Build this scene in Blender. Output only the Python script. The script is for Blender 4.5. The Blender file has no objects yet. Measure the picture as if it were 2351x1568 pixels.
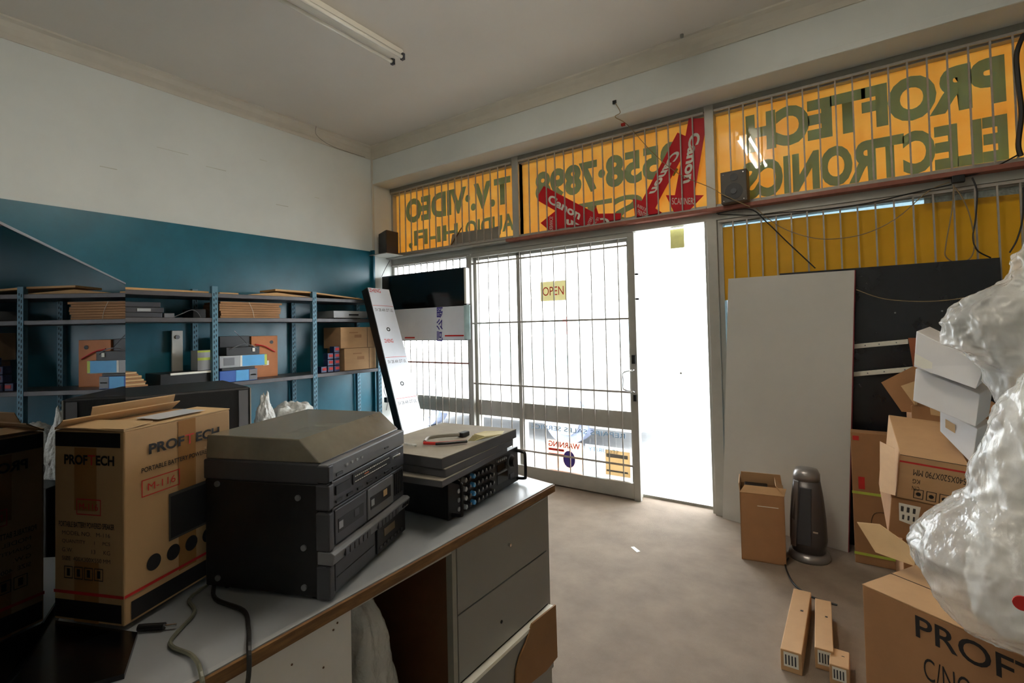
import bpy, bmesh, math, random
from mathutils import Vector, Matrix, noise
random.seed(7)
S = bpy.context.scene
COL = S.collection
# ------------------------------------------------------------------ camera
W, H = 2351, 1568
YAW, PIT, ROL, FPX, CX, CY, CH = 0.609809, 0.0245537, -0.0219589, 1137.535, 1175.5, 727.639, 1.40
CAMP = Vector((0, 0, CH))
Fv = Vector((-math.sin(YAW)*math.cos(PIT), math.cos(YAW)*math.cos(PIT), math.sin(PIT)))
r0 = Vector((math.cos(YAW), math.sin(YAW), 0)); u0 = r0.cross(Fv)
Rv = r0*math.cos(ROL)+u0*math.sin(ROL); Uv = -r0*math.sin(ROL)+u0*math.cos(ROL)
cam = bpy.data.objects.new('camera', bpy.data.cameras.new('camera')); COL.objects.link(cam)
cam.matrix_world = Matrix(((Rv.x, Uv.x, -Fv.x, 0), (Rv.y, Uv.y, -Fv.y, 0), (Rv.z, Uv.z, -Fv.z, CH), (0, 0, 0, 1)))
cam.data.sensor_width = 36; cam.data.lens = 36*FPX/W; cam.data.shift_y = -(H/2-CY)/W
cam.data.clip_start = .02; cam.data.clip_end = 200
S.camera = cam
# ------------------------------------------------------------------ light
wd = bpy.data.worlds.new('world'); S.world = wd; wd.use_nodes = True
bg = wd.node_tree.nodes['Background']; bg.inputs[0].default_value = (.90, .96, 1, 1); bg.inputs[1].default_value = 7.0
S.view_settings.view_transform = 'Standard'; S.view_settings.look = 'None'
S.view_settings.gamma = 1; S.view_settings.use_curve_mapping = False; S.view_settings.exposure = 1.25
LAMP = 26.0
# ------------------------------------------------------------------ helpers
def at(x, y, ax, v):
    d = Rv*(x-CX)-Uv*(y-CY)+Fv*FPX
    t = (v-CAMP[ax])/d[ax]; return CAMP+d*t
def lin(c): return tuple(((v/255+.055)/1.055)**2.4 if v/255 > .04045 else v/255/12.92 for v in c)
MATS = {}
def mat(name, rgb, rough=.6, metal=0, var=.12, scale=8, bump=0, bscale=60, alpha=1, spec=.5, trans=0, emit=None, coat=0, stretch=(1, 1, 1), var2=None):
    m = bpy.data.materials.new(name); m.use_nodes = True; nt = m.node_tree; b = nt.nodes['Principled BSDF']
    c = lin(rgb)
    tc = nt.nodes.new('ShaderNodeTexCoord'); mp = nt.nodes.new('ShaderNodeMapping'); mp.inputs['Scale'].default_value = stretch
    nt.links.new(tc.outputs['Object'], mp.inputs[0])
    n = nt.nodes.new('ShaderNodeTexNoise'); n.inputs['Scale'].default_value = scale; n.inputs['Detail'].default_value = 5; n.inputs['Roughness'].default_value = .6
    nt.links.new(mp.outputs[0], n.inputs['Vector'])
    r = nt.nodes.new('ShaderNodeValToRGB'); r.color_ramp.elements[0].position = .3; r.color_ramp.elements[1].position = .7
    d = var2 and lin(var2) or tuple(x*(1-var) for x in c)
    r.color_ramp.elements[0].color = (*d, 1); r.color_ramp.elements[1].color = (*(c if var2 else tuple(min(1, x*(1+var)) for x in c)), 1)
    nt.links.new(n.outputs['Fac'], r.inputs[0]); nt.links.new(r.outputs[0], b.inputs['Base Color'])
    b.inputs['Roughness'].default_value = rough; b.inputs['Metallic'].default_value = metal; b.inputs['Alpha'].default_value = alpha
    b.inputs['Specular IOR Level'].default_value = spec; b.inputs['Transmission Weight'].default_value = trans; b.inputs['Coat Weight'].default_value = coat
    if emit: b.inputs['Emission Color'].default_value = (*lin(emit[0]), 1); b.inputs['Emission Strength'].default_value = emit[1]
    if bump:
        n2 = nt.nodes.new('ShaderNodeTexNoise'); n2.inputs['Scale'].default_value = bscale; n2.inputs['Detail'].default_value = 4
        nt.links.new(mp.outputs[0], n2.inputs['Vector'])
        bp = nt.nodes.new('ShaderNodeBump'); bp.inputs['Strength'].default_value = bump; bp.inputs['Distance'].default_value = .01
        nt.links.new(n2.outputs['Fac'], bp.inputs['Height']); nt.links.new(bp.outputs[0], b.inputs['Normal'])
    MATS[name] = m; return m
def glassmat(name, tint=(1, 1, 1), ior=1.45):
    m = bpy.data.materials.new(name); m.use_nodes = True; nt = m.node_tree; nt.nodes.remove(nt.nodes['Principled BSDF'])
    o = nt.nodes['Material Output']; t = nt.nodes.new('ShaderNodeBsdfTransparent'); t.inputs[0].default_value = (*tint, 1)
    g = nt.nodes.new('ShaderNodeBsdfGlossy'); g.inputs['Roughness'].default_value = .0
    w_ = nt.nodes.new('ShaderNodeLayerWeight'); w_.inputs[0].default_value = .5; pw = nt.nodes.new('ShaderNodeMath'); pw.operation = 'POWER'; pw.inputs[1].default_value = 5
    f = nt.nodes.new('ShaderNodeMath'); f.operation = 'MULTIPLY_ADD'; f.inputs[1].default_value = .5; f.inputs[2].default_value = .04; x = nt.nodes.new('ShaderNodeMixShader')
    nt.links.new(w_.outputs['Facing'], pw.inputs[0]); nt.links.new(pw.outputs[0], f.inputs[0])
    nt.links.new(f.outputs[0], x.inputs[0]); nt.links.new(t.outputs[0], x.inputs[1]); nt.links.new(g.outputs[0], x.inputs[2]); nt.links.new(x.outputs[0], o.inputs[0])
    return m
def sheetmat(name, rgb, tr, gloss=.06, rough=.02, var=.1, rgb2=None):   # thin sheet that lets daylight glow through, with a shiny face
    m = bpy.data.materials.new(name); m.use_nodes = True; nt = m.node_tree; nt.nodes.remove(nt.nodes['Principled BSDF'])
    o = nt.nodes['Material Output']
    tc = nt.nodes.new('ShaderNodeTexCoord'); n = nt.nodes.new('ShaderNodeTexNoise'); n.inputs['Scale'].default_value = 2.2; n.inputs['Detail'].default_value = 5
    mp = nt.nodes.new('ShaderNodeMapping'); mp.inputs['Scale'].default_value = (1, 1, 2.5)
    nt.links.new(tc.outputs['Object'], mp.inputs[0]); nt.links.new(mp.outputs[0], n.inputs['Vector'])
    r = nt.nodes.new('ShaderNodeValToRGB'); r.color_ramp.elements[0].position = .3; r.color_ramp.elements[1].position = .7
    c = lin(rgb); c2 = lin(rgb2) if rgb2 else tuple(v*(1-var) for v in c)
    r.color_ramp.elements[0].color = (*c2, 1); r.color_ramp.elements[1].color = (*c, 1)
    nt.links.new(n.outputs['Fac'], r.inputs[0])
    d = nt.nodes.new('ShaderNodeBsdfDiffuse'); t = nt.nodes.new('ShaderNodeBsdfTranslucent'); g = nt.nodes.new('ShaderNodeBsdfGlossy'); g.inputs['Roughness'].default_value = rough
    nt.links.new(r.outputs[0], d.inputs[0]); nt.links.new(r.outputs[0], t.inputs[0])
    a = nt.nodes.new('ShaderNodeMixShader'); a.inputs[0].default_value = tr; b = nt.nodes.new('ShaderNodeMixShader'); b.inputs[0].default_value = gloss
    nt.links.new(d.outputs[0], a.inputs[1]); nt.links.new(t.outputs[0], a.inputs[2]); nt.links.new(a.outputs[0], b.inputs[1]); nt.links.new(g.outputs[0], b.inputs[2])
    nt.links.new(b.outputs[0], o.inputs[0]); return m

class MB:
    def __init__(s): s.v = []; s.f = []; s.m = []
    def add(s, vs, fs, m=0):
        k = len(s.v); s.v += [Vector(v) for v in vs]; s.f += [tuple(i+k for i in f) for f in fs]; s.m += [m]*len(fs); return s
    def hexa(s, p, m=0):   # 4 bottom, 4 top, same winding
        return s.add(p, [(3, 2, 1, 0), (4, 5, 6, 7), (0, 1, 5, 4), (1, 2, 6, 5), (2, 3, 7, 6), (3, 0, 4, 7)], m)
    def box(s, a, b, M=None, m=0):
        (x0, y0, z0), (x1, y1, z1) = a, b
        p = [Vector(q) for q in ((x0, y0, z0), (x1, y0, z0), (x1, y1, z0), (x0, y1, z0), (x0, y0, z1), (x1, y0, z1), (x1, y1, z1), (x0, y1, z1))]
        if M: p = [M @ q for q in p]
        return s.hexa(p, m)
    def prism(s, pts, d, m=0):
        n = len(pts); pts = [Vector(p) for p in pts]; d = Vector(d)
        return s.add(pts+[p+d for p in pts], [tuple(range(n-1, -1, -1)), tuple(range(n, 2*n))]+[(i, (i+1) % n, n+(i+1) % n, n+i) for i in range(n)], m)
    def cyl(s, p0, p1, r0, r1=None, seg=16, m=0, sc=None):
        p0, p1 = Vector(p0), Vector(p1); r1 = r0 if r1 is None else r1
        d = (p1-p0).normalized(); a = d.orthogonal().normalized(); b = d.cross(a)
        vs = [p+(a*math.cos(2*math.pi*i/seg)+b*math.sin(2*math.pi*i/seg))*r for p, r in ((p0, r0), (p1, r1)) for i in range(seg)]
        return s.add(vs, [tuple(range(seg-1, -1, -1)), tuple(range(seg, 2*seg))]+[(i, (i+1) % seg, seg+(i+1) % seg, seg+i) for i in range(seg)], m)
    def tube(s, pts, r, seg=6, m=0, smooth=True):
        pts = [Vector(p) for p in pts]
        if smooth and len(pts) > 2:
            q = []
            for i in range(len(pts)-1):
                a, b, c, d = pts[max(i-1, 0)], pts[i], pts[i+1], pts[min(i+2, len(pts)-1)]
                for k in range(6):
                    t = k/6; q.append(.5*((2*b)+(c-a)*t+(2*a-5*b+4*c-d)*t*t+(3*b-a-3*c+d)*t**3))
            pts = q+[pts[-1]]
        n = len(pts); vs = []; a = None
        for i, p in enumerate(pts):
            d = (pts[min(i+1, n-1)]-pts[max(i-1, 0)]).normalized()
            a = d.orthogonal().normalized() if a is None else (a-d*a.dot(d)).normalized()
            b = d.cross(a)
            vs += [p+(a*math.cos(2*math.pi*k/seg)+b*math.sin(2*math.pi*k/seg))*r for k in range(seg)]
        fs = [(i*seg+k, i*seg+(k+1) % seg, (i+1)*seg+(k+1) % seg, (i+1)*seg+k) for i in range(n-1) for k in range(seg)]
        fs += [tuple(range(seg-1, -1, -1)), tuple(range((n-1)*seg, n*seg))]
        return s.add(vs, fs, m)
    def out(s, name, mats, parent=None, bevel=0, smooth=False, fix=True):
        mats = mats if isinstance(mats, (list, tuple)) else [mats]
        off = base(parent) if parent else Vector((0, 0, 0))
        me = bpy.data.meshes.new(name); me.from_pydata([v-off for v in s.v], [], s.f); 
        for q in mats: me.materials.append(q)
        for p, k in zip(me.polygons, s.m): p.material_index = k; p.use_smooth = smooth
        if fix:
            bm = bmesh.new(); bm.from_mesh(me); bmesh.ops.recalc_face_normals(bm, faces=bm.faces); bm.to_mesh(me); bm.free()
        me.update()
        o = bpy.data.objects.new(name, me); COL.objects.link(o)
        if parent: o.parent = parent
        if bevel:
            b = o.modifiers.new('bevel', 'BEVEL'); b.width = bevel; b.segments = 2; b.limit_method = 'ANGLE'; b.angle_limit = math.radians(50)
        return o
def base(o):
    v = Vector((0, 0, 0))
    while o: v += o.location; o = o.parent
    return v
def thing(name, label, cat, loc, group=None):
    o = bpy.data.objects.new(name, None); COL.objects.link(o); o.location = loc; o.empty_display_size = .05
    o['label'] = label; o['category'] = cat
    if group: o['group'] = group
    return o
def tag(o, label, cat, group=None):
    o['label'] = label; o['category'] = cat
    if group: o['group'] = group
    return o
def struct(o): o['kind'] = 'structure'; return o
def recenter(o):      # put a single-mesh thing's origin at its base
    vs = [v.co for v in o.data.vertices]
    c = Vector(((min(v.x for v in vs)+max(v.x for v in vs))/2, (min(v.y for v in vs)+max(v.y for v in vs))/2, min(v.z for v in vs)))
    o.data.transform(Matrix.Translation(-c)); o.location += c; return o
def M3(o, x, y, z): # frame matrix
    x, y, z = Vector(x), Vector(y), Vector(z)
    return Matrix(((x.x, y.x, z.x, o[0]), (x.y, y.y, z.y, o[1]), (x.z, y.z, z.z, o[2]), (0, 0, 0, 1)))
def text(s, P0, P1, P2, m, parent, name='lettering', bold=.012, off=.0012, n=None, lines=1):
    """lettering whose bounding box runs from P0 (start of baseline) to P1 (end of baseline) and up to P2"""
    P0, P1, P2 = Vector(P0), Vector(P1), Vector(P2)
    c = bpy.data.curves.new(name, 'FONT'); c.body = s; c.offset = bold; c.resolution_u = 4; c.fill_mode = 'FRONT'
    o = bpy.data.objects.new(name, c); COL.objects.link(o)
    me = bpy.data.meshes.new_from_object(o.evaluated_get(bpy.context.evaluated_depsgraph_get()))
    bpy.data.objects.remove(o); bpy.data.curves.remove(c)
    xs = [v.co.x for v in me.vertices]; ys = [v.co.y for v in me.vertices]
    a, b, e, f = min(xs), max(xs), min(ys), max(ys)
    ux, uy = P1-P0, P2-P0
    nn = Vector(n).normalized() if n is not None else (lambda k: k if k.dot(CAMP-P0) > 0 else -k)(ux.cross(uy).normalized())
    O = P0+nn*off-base(parent)
    for v in me.vertices: v.co = O+ux*((v.co.x-a)/(b-a))+uy*((v.co.y-e)/(f-e))
    me.materials.clear(); me.materials.append(m); me.update(); me.name = name
    q = bpy.data.objects.new(name, me); COL.objects.link(q); q.parent = parent; return q
def blob(c, r, seed, amp, sub=5, f=3.0, crease=.5, clipz=None, rot=0, shape=None):
    bm = bmesh.new(); bmesh.ops.create_icosphere(bm, subdivisions=sub, radius=1)
    for v in bm.verts:
        d = v.co.normalized(); p = d*f+Vector((seed*3.1, seed*1.7, seed))
        k = 1+amp*(noise.noise(p)*1.2-crease*abs(noise.noise(p*2.1))*1.6-crease*.6*abs(noise.noise(p*4.7))-crease*.3*abs(noise.noise(p*9.5)))
        q = Vector((d.x*r[0]*k, d.y*r[1]*k, d.z*r[2]*k))
        if shape: q = shape(q, d)
        q = Matrix.Rotation(rot, 4, 'Z') @ q+Vector(c)
        if clipz is not None and q.z < clipz: q.z = clipz
        v.co = q
    vs = [v.co.copy() for v in bm.verts]; fs = [tuple(x.index for x in f_.verts) for f_ in bm.faces]; bm.free()
    return MB().add(vs, fs)
X, Y, Z = Vector((1, 0, 0)), Vector((0, 1, 0)), Vector((0, 0, 1))
# ------------------------------------------------------------------ materials
m_wall = mat('white_wall', (222, 226, 222), .75, var=.05, scale=1.6, bump=.06, bscale=14)
m_ceil = mat('ceiling_paint', (216, 210, 200), .85, var=.03, scale=1.5)
m_corn = mat('cornice_paint', (214, 208, 194), .6, var=.03)
m_blue = mat('blue_hardboard', (24, 100, 120), .32, var=.12, scale=5, bump=.03, bscale=12)
m_carp = mat('carpet', (146, 130, 114), .95, var=.16, scale=5, bump=.5, bscale=400)
m_alu = mat('aluminium_frame', (178, 176, 168), .42, metal=.35, var=.06)
m_alud = mat('grey_transom', (150, 148, 138), .5, metal=.2, var=.08)
m_bar = mat('grille_bar', (176, 170, 162), .5, metal=.2, var=.1, scale=30)
m_rail = mat('red_brown_rail', (150, 92, 76), .6, var=.15, scale=20)
m_brown = mat('brown_hardboard', (96, 62, 36), .6, var=.15, scale=6, stretch=(1, 4, 1))
m_glass = glassmat('clear_glass')
m_bglass = glassmat('blue_glass', (.24, .29, .31))
m_sign = sheetmat('yellow_sign_sheet', (240, 208, 132), .3, gloss=.05, rgb2=(234, 190, 104))
m_green = sheetmat('green_paint', (146, 186, 172), .5, gloss=.05)
m_patch = sheetmat('grey_patch', (176, 176, 170), .45, gloss=.04)
m_yel = sheetmat('yellow_backing', (244, 194, 62), .5, gloss=.02, rough=.3)
m_red = sheetmat('red_card', (226, 44, 56), .3, gloss=.03, rough=.3)
m_wht = mat('white_print', (235, 232, 220), .6, var=.02)
m_steel = mat('dark_steel_shelf', (84, 82, 84), .45, metal=.3, var=.12, scale=14)
m_post = mat('blue_grey_post', (86, 128, 146), .5, metal=.1, var=.1, scale=20)
m_hole = mat('post_hole', (20, 32, 40), .8)
m_blk = mat('black_plastic', (15, 15, 17), .45, var=.1)
m_blk2 = mat('black_vinyl', (22, 22, 24), .5, var=.12, bump=.1, bscale=200)
m_gloss = mat('tv_gloss', (5, 6, 7), .0, var=.05, spec=.32)
m_tvs = mat('tv_screen', (14, 15, 16), .12, var=.05)
m_dgr = mat('dark_grey_plastic', (58, 59, 64), .4, var=.06)
m_mgr = mat('mid_grey_plastic', (108, 109, 113), .4, var=.06)
m_lgr = mat('light_grey_plastic', (160, 162, 164), .4, var=.05)
m_card = mat('cardboard', (194, 154, 110), .8, var=.07, scale=6, stretch=(1, 1, 3))
m_card2 = mat('cardboard_dark', (166, 122, 82), .8, var=.08, scale=6)
m_card3 = mat('cardboard_pale', (206, 172, 126), .8, var=.06, scale=6)
m_ink = mat('black_ink', (26, 24, 26), .6)
m_redink = mat('red_ink', (200, 40, 36), .6)
m_tape = mat('packing_tape', (166, 120, 72), .25, var=.08)
m_wood = mat('pale_wood', (204, 160, 104), .6, var=.15, scale=10, stretch=(8, 1, 8))
m_edge = mat('worn_wood_edge', (142, 104, 58), .6, var=.3, scale=12, stretch=(8, 1, 8), var2=(96, 62, 34))
m_lam = mat('grey_laminate', (150, 154, 158), .3, var=.05, scale=3)
m_lamf = mat('grey_drawer_laminate', (140, 138, 132), .45, var=.05, scale=3)
m_whp = mat('white_scuffed_panel', (222, 220, 216), .5, var=.06, scale=5)
m_silv = mat('silver_plastic', (150, 146, 144), .3, metal=.6, var=.06)
m_dsilv = mat('dark_silver', (96, 92, 92), .35, metal=.5, var=.06)
m_chr = mat('chrome', (210, 210, 212), .15, metal=1)
m_film = mat('plastic_film', (246, 246, 242), .14, var=.03, alpha=.44, bump=.9, bscale=22, spec=.9, stretch=(1.8, 1, .5))
m_film2 = mat('bubble_film', (222, 222, 216), .25, var=.06, alpha=.75, bump=.9, bscale=55)
m_foam = mat('white_foam', (242, 240, 234), .7, var=.05, scale=12, bump=.3, bscale=30)
m_fp = mat('film_face', (228, 232, 240), .25, var=.03)
m_mat = mat('grey_rubber_mat', (156, 149, 136), .8, var=.14, scale=10)
m_mate = mat('dark_mat_edge', (84, 84, 88), .7, var=.1)
m_whb = mat('white_box_card', (226, 224, 224), .65, var=.03)
m_board = mat('grey_board', (196, 194, 188), .5, var=.04, scale=2)
m_navy = mat('black_laminate', (30, 31, 36), .25, var=.1)
m_bl1 = mat('sky_blue_print', (84, 168, 224), .5)
m_bl2 = mat('cobalt_print', (46, 92, 172), .5)
m_lime = mat('lime_print', (190, 206, 80), .5)
m_lid = mat('smoky_lid', (122, 116, 100), .22, alpha=.82, var=.25, scale=7, spec=.9)
m_purp = mat('purple_ink', (64, 54, 150), .5)
m_tube = mat('lamp_tube_off', (236, 232, 220), .2, var=.02)
m_lit = mat('lamp_tube_lit', (255, 250, 240), .3, var=0, emit=((255, 247, 232), LAMP))
m_conc = mat('pavement', (196, 194, 190), .9, var=.06)
m_road = mat('asphalt', (150, 150, 150), .9, var=.06)
m_carw = mat('white_car_paint', (236, 238, 240), .2, var=.01)
m_carg = mat('car_glass', (176, 210, 216), .1)
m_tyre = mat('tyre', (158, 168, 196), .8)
m_bld = mat('street_wall', (238, 238, 236), .9, var=.02)
m_cream = sheetmat('cream_paper', (232, 226, 190), .35, gloss=.01, rough=.4)
m_orange = sheetmat('orange_sticker', (252, 220, 200), .75, gloss=.01, rough=.4)
m_ltblue = sheetmat('pale_sticker', (240, 244, 248), .75, gloss=.01, rough=.4)
m_tan = sheetmat('tan_sticker', (230, 206, 168), .8, gloss=.01, rough=.4)
m_cab = mat('black_cable', (24, 23, 22), .5)
m_cabt = mat('tan_cable', (150, 128, 92), .5)
m_greenbag = mat('green_bag', (52, 128, 48), .35, var=.3, scale=20)

LX, WY, BY, CZ = -4.385, 3.909, 3.614, 3.43       # left wall, window wall, bulkhead face, ceiling
RX, KY = 2.6, -3.6
# ------------------------------------------------------------------ room shell
struct(MB().box((LX-.15, KY, -.05), (RX+.15, WY+.06, 0)).out('floor', m_carp))
struct(MB().box((LX-.15, KY-.15, CZ), (RX+.15, BY+.6, CZ+.12)).out('ceiling', m_ceil))
struct(MB().box((LX-.15, KY, 0), (LX, WY+.16, CZ)).out('wall_left', m_wall))
struct(MB().box((RX, KY, 0), (RX+.15, WY+.16, CZ)).out('wall_right', m_wall))
struct(MB().box((LX-.15, KY-.15, 0), (RX+.15, KY, CZ)).out('wall_back', m_wall))
b = MB().box((LX, BY, 3.04), (RX, WY+.16, CZ)); b.box((LX, BY-.008, 3.04), (RX, BY, 3.082)); struct(b.out('wall_front', m_wall, bevel=.003))
m_scuff = mat('scuff', (196, 198, 186), .8)
for k, (y_, z_, l_) in enumerate(((1.55, 2.86, .22), (1.9, 2.80, .16), (2.35, 2.98, .07), (2.5, 2.6, .12), (2.9, 2.75, .05), (1.2, 2.62, .1))):
    struct(MB().box((LX, y_, z_), (LX+.0008, y_+l_, z_+.004+.002*(k % 2))).out('trim_%d' % (20+k), m_scuff))
# blue board clad on the left wall
struct(MB().box((LX, KY, 0), (LX+.012, 3.575, 2.288)).out('trim_1', m_blue))
struct(MB().box((LX, 3.575, 0), (LX+.05, 3.60, 2.30)).out('trim_2', m_blue, bevel=.003))
struct(MB().box((LX, 3.60, 2.3), (LX+.02, 3.625, CZ)).out('trim_3', m_corn, bevel=.004))
def cornice(name, y0, y1, along):
    pr = [(0, 0), (0, -.118), (.012, -.118), (.016, -.085), (.03, -.05), (.055, -.022), (.085, -.012), (.088, 0)]
    if along == 'y': ps = [(LX+a, y0, CZ+c) for a, c in pr]; d = (0, y1-y0, 0)
    else: ps = [(y0, BY-a, CZ+c) for a, c in pr]; d = (y1-y0, 0, 0)
    struct(MB().prism(ps, d).out(name, m_corn))
cornice('trim_4', KY, BY, 'y'); cornice('trim_5', LX, RX, 'x')
struct(MB().box((LX-.15, WY+.06, -.05), (RX+.15, WY+.16, .02)).out('trim_6', m_alud))

# ------------------------------------------------------------------ window wall framing (y about 3.87 - 3.95)
fy0, fy1 = 3.885, 3.955
GR = []
def bay(n, x0, x1, z0, z1, pane, fr=.03, extra=None):
    b = MB(); b.box((x0, fy0, z0), (x0+fr, fy1, z1)).box((x1-fr, fy0, z0), (x1, fy1, z1)).box((x0+fr, fy0, z0), (x1-fr, fy1, z0+fr)).box((x0+fr, fy0, z1-fr), (x1-fr, fy1, z1))
    if extra: extra(b)
    o = b.out('window_%d' % n, m_alu, bevel=.002); struct(o)
    if pane: MB().box((x0+fr, 3.925, z0+fr), (x1-fr, 3.929, z1-fr)).out('pane', pane, o)
    return o
XR2 = 2.55
bay(1, LX, -2.595, 2.265, 3.0, None); bay(2, -2.655, -.843, 2.265, 3.0, None); bay(3, -.893, .93, 2.265, 3.0, None); bay(4, .87, XR2, 2.265, 3.0, None)
# mullions of the sign lights
for k, (a, c) in enumerate(((-2.665, -2.595), (-.9, -.835), (.86, .93))): struct(MB().box((a, fy0-.025, 2.24), (c, fy1, 3.04)).out('trim_%d' % (7+k), m_alu, bevel=.002))
struct(MB().box((LX, fy0-.02, 3.0), (RX, fy1, 3.04)).out('trim_10', m_alud, bevel=.002))
# transom under the signs and the painted timber rail on it
struct(MB().box((LX, fy0-.01, 2.175), (RX, fy1, 2.265)).out('trim_11', m_alu, bevel=.002))
struct(MB().box((-2.71, 3.80, 2.228), (RX, 3.885, 2.256)).out('trim_12', m_rail, bevel=.003))
struct(MB().box((LX, 3.80, 2.226), (-2.71, 3.885, 2.245)).out('trim_13', m_alu, bevel=.002))
# left window below the transom, then the grilled sliding door, then the open doorway, then the yellow-backed window
def midrail(b): b.box((LX+.03, fy0+.01, .545), (-3.25, fy1-.005, .70))
bay(5, LX, -3.22, .0, 2.175, m_glass, .04, midrail)
struct(MB().box((LX, 3.90, .0), (-3.2, 3.98, .12)).out('trim_14', m_alu))
# fixed glazed door behind the security door
d1 = MB(); d1.box((-3.20, fy0, 0), (-3.14, fy1, 2.175)).box((-2.655, fy0, .1), (-2.595, fy1, 2.12)).box((-1.55, fy0, 0), (-1.49, fy1, 2.175)).box((-3.14, fy0, 2.10), (-1.55, fy1, 2.175))
d1.box((-3.14, fy0+.01, .55), (-1.55, fy1-.01, .70)).box((-3.14, fy0, 0), (-1.55, fy1, .12))
d1 = struct(d1.out('door_1', m_alu, bevel=.002))
MB().box((-3.14, 3.925, .12), (-2.655, 3.929, 2.10)).out('pane', m_glass, d1); MB().box((-2.595, 3.925, .12), (-1.55, 3.929, 2.10)).out('pane', m_glass, d1)
# doorway leaf of clear glass
d2 = struct(MB().box((-.905, fy0-.03, 0), (-.835, fy1, 2.175)).box((-.93, fy0, 0), (-.905, fy1, 2.175)).out('door_2', m_alu, bevel=.002))
MB().box((-1.47, 4.02, .03), (-.93, 4.026, 2.16)).out('glass_leaf', m_glass, d2)
MB().cyl((-1.17, 4.018, 1.02), (-1.17, 4.0, 1.02), .008).out('lock', m_alud, d2)
bay(6, -.835, XR2, 0.0, 2.175, m_bglass, .035)
# security door with bars
g = thing('security_door', 'grey metal sliding security door with thin bars and lever handle', 'door', (-2.33, 3.85, 0))
b = MB().box((-3.215, 3.835, .0), (-3.165, 3.87, 2.15)).box((-1.52, 3.835, .0), (-1.465, 3.87, 2.16)).box((-3.165, 3.835, 2.125), (-1.52, 3.87, 2.16)).box((-3.165, 3.835, .012), (-1.52, 3.87, .135))
b.out('frame', m_alu, g, bevel=.003)
for k in range(13): MB().box((-3.085+k*.1228-.004, 3.848, .135), (-3.085+k*.1228+.004, 3.856, 2.125)).out('bar', m_bar, g)
for z in (.272, .867, 1.465, 2.062): MB().box((-3.165, 3.843, z-.008), (-1.52, 3.848, z+.008)).out('cross_bar', m_bar, g)
MB().tube([(-1.49, 3.835, 1.05), (-1.49, 3.79, 1.05), (-1.56, 3.775, 1.03), (-1.562, 3.775, .97), (-1.56, 3.775, .90), (-1.49, 3.79, .88), (-1.49, 3.835, .88)], .006).out('handle', m_chr, g)
MB().box((-1.505, 3.82, 1.10), (-1.475, 3.836, 1.17)).box((-1.5, 3.822, .80), (-1.478, 3.836, .85)).out('lock', m_blk, g)
for z in (1.82, 1.62): MB().cyl((-1.462, 3.84, z), (-1.435, 3.84, z), .008).out('bolt', m_blk, g)
# security grilles in front of the panes
def grille(label, x0, x1, z0, z1, xs, dark=False):
    g = thing('security_grille', label, 'window grille', ((x0+x1)/2, 3.86, z0))
    MB().box((x0, 3.852, z1-.016), (x1, 3.868, z1)).out('frame_rail', m_bar, g); MB().box((x0, 3.852, z0), (x1, 3.868, z0+.016)).out('frame_rail', m_bar, g)
    for x in xs: MB().box((x-.0045, 3.855, z0+.016), (x+.0045, 3.865, z1-.016)).out('bar', m_bar, g)
    return g
grille('row of thin bars over the yellow TV and video sign', LX+.02, -2.67, 2.262, 2.995, [-4.217+.0925*k for k in range(17)])
grille('row of thin bars over the yellow phone number sign', -2.59, -.905, 2.262, 2.995, [-2.47+.0928*k for k in range(17)])
grille('row of thin bars over the large yellow shop name sign', -.83, .855, 2.262, 2.995, [-.724+.0925*k for k in range(17)])
grille('row of thin bars over the sign at the far right edge', .935, XR2, 2.262, 2.995, [1.0+.0925*k for k in range(16)])
g = grille('row of thin bars over the clear left window beneath the hanging television', LX+.02, -3.23, .14, 2.16, [-4.26+.0925*k for k in range(12)])
MB().box((LX+.03, 3.847, 1.055), (-3.235, 3.852, 1.071)).out('cross_bar', m_rail, g)
grille('row of thin bars over the yellow backed window behind the boards', -.82, XR2-.02, .14, 2.165, [-.723+.0926*k for k in range(35)])

# ------------------------------------------------------------------ yellow signs (painted on the outside, so read backwards from here)
sy = 3.94
def sign(label, x0, x1): 
    t = thing('shop_sign', label, 'sign', ((x0+x1)/2, sy, 2.29), 'yellow window signs above the transom')
    MB().box((x0-.03, sy, 2.285), (x1+.02, sy+.004, 2.985)).out('panel', m_sign, t); return t
def row(t, s, xr, xl, zb, zt, bold=.03, m=None): text(s, (xr, sy, zb), (xl, sy, zb), (xr, sy, zt), m or m_green, t, bold=bold, off=.002, n=(0, -1, 0))
t = sign('yellow sign with backwards lettering T.V. VIDEO and HI-FI and a grey patch', LX+.03, -2.665)
row(t, 'T.V.\u00b7VIDEO', -2.735, -4.20, 2.625, 2.90, .05); row(t, 'HI-FI,', -3.42, -4.16, 2.33, 2.53); row(t, 'AUDIO,', -2.70, -3.36, 2.33, 2.53)
pp = [at(900+a/7.84, 400+c/7.84, 1, sy-.004) for a, c in ((1085, 1080), (1270, 1040), (1800, 965), (1940, 925), (1960, 1060), (1850, 1260), (1080, 1345), (1040, 1330))]
MB().prism(pp, (0, .001, 0)).out('torn_patch', m_patch, t)
MB().tube([at(1275/7.84+900, 400+930/7.84, 1, 3.93), at(1030/7.84+900, 400+1330/7.84, 1, 3.93)], .006).out('tear_line', m_edge, t)
t = sign('yellow sign with the backwards phone number 9558 7898 behind red arrow cards', -2.595, -.9)
row(t, '9558\u00b77898', -1.10, -2.45, 2.58, 2.86, .045); row(t, 'ST', -1.42, -2.06, 2.27, 2.50, .02)
t = sign('large yellow sign with backwards green lettering PROFTECH ELECTRONICS', -.835, .86)
row(t, 'PROFTECH', .735, -.63, 2.64, 2.92, .06); row(t, 'ELECTRONICS', .735, -.66, 2.305, 2.575, .05)
t = sign('blank yellow sign end at the right edge of the window wall', .93, XR2)
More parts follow.
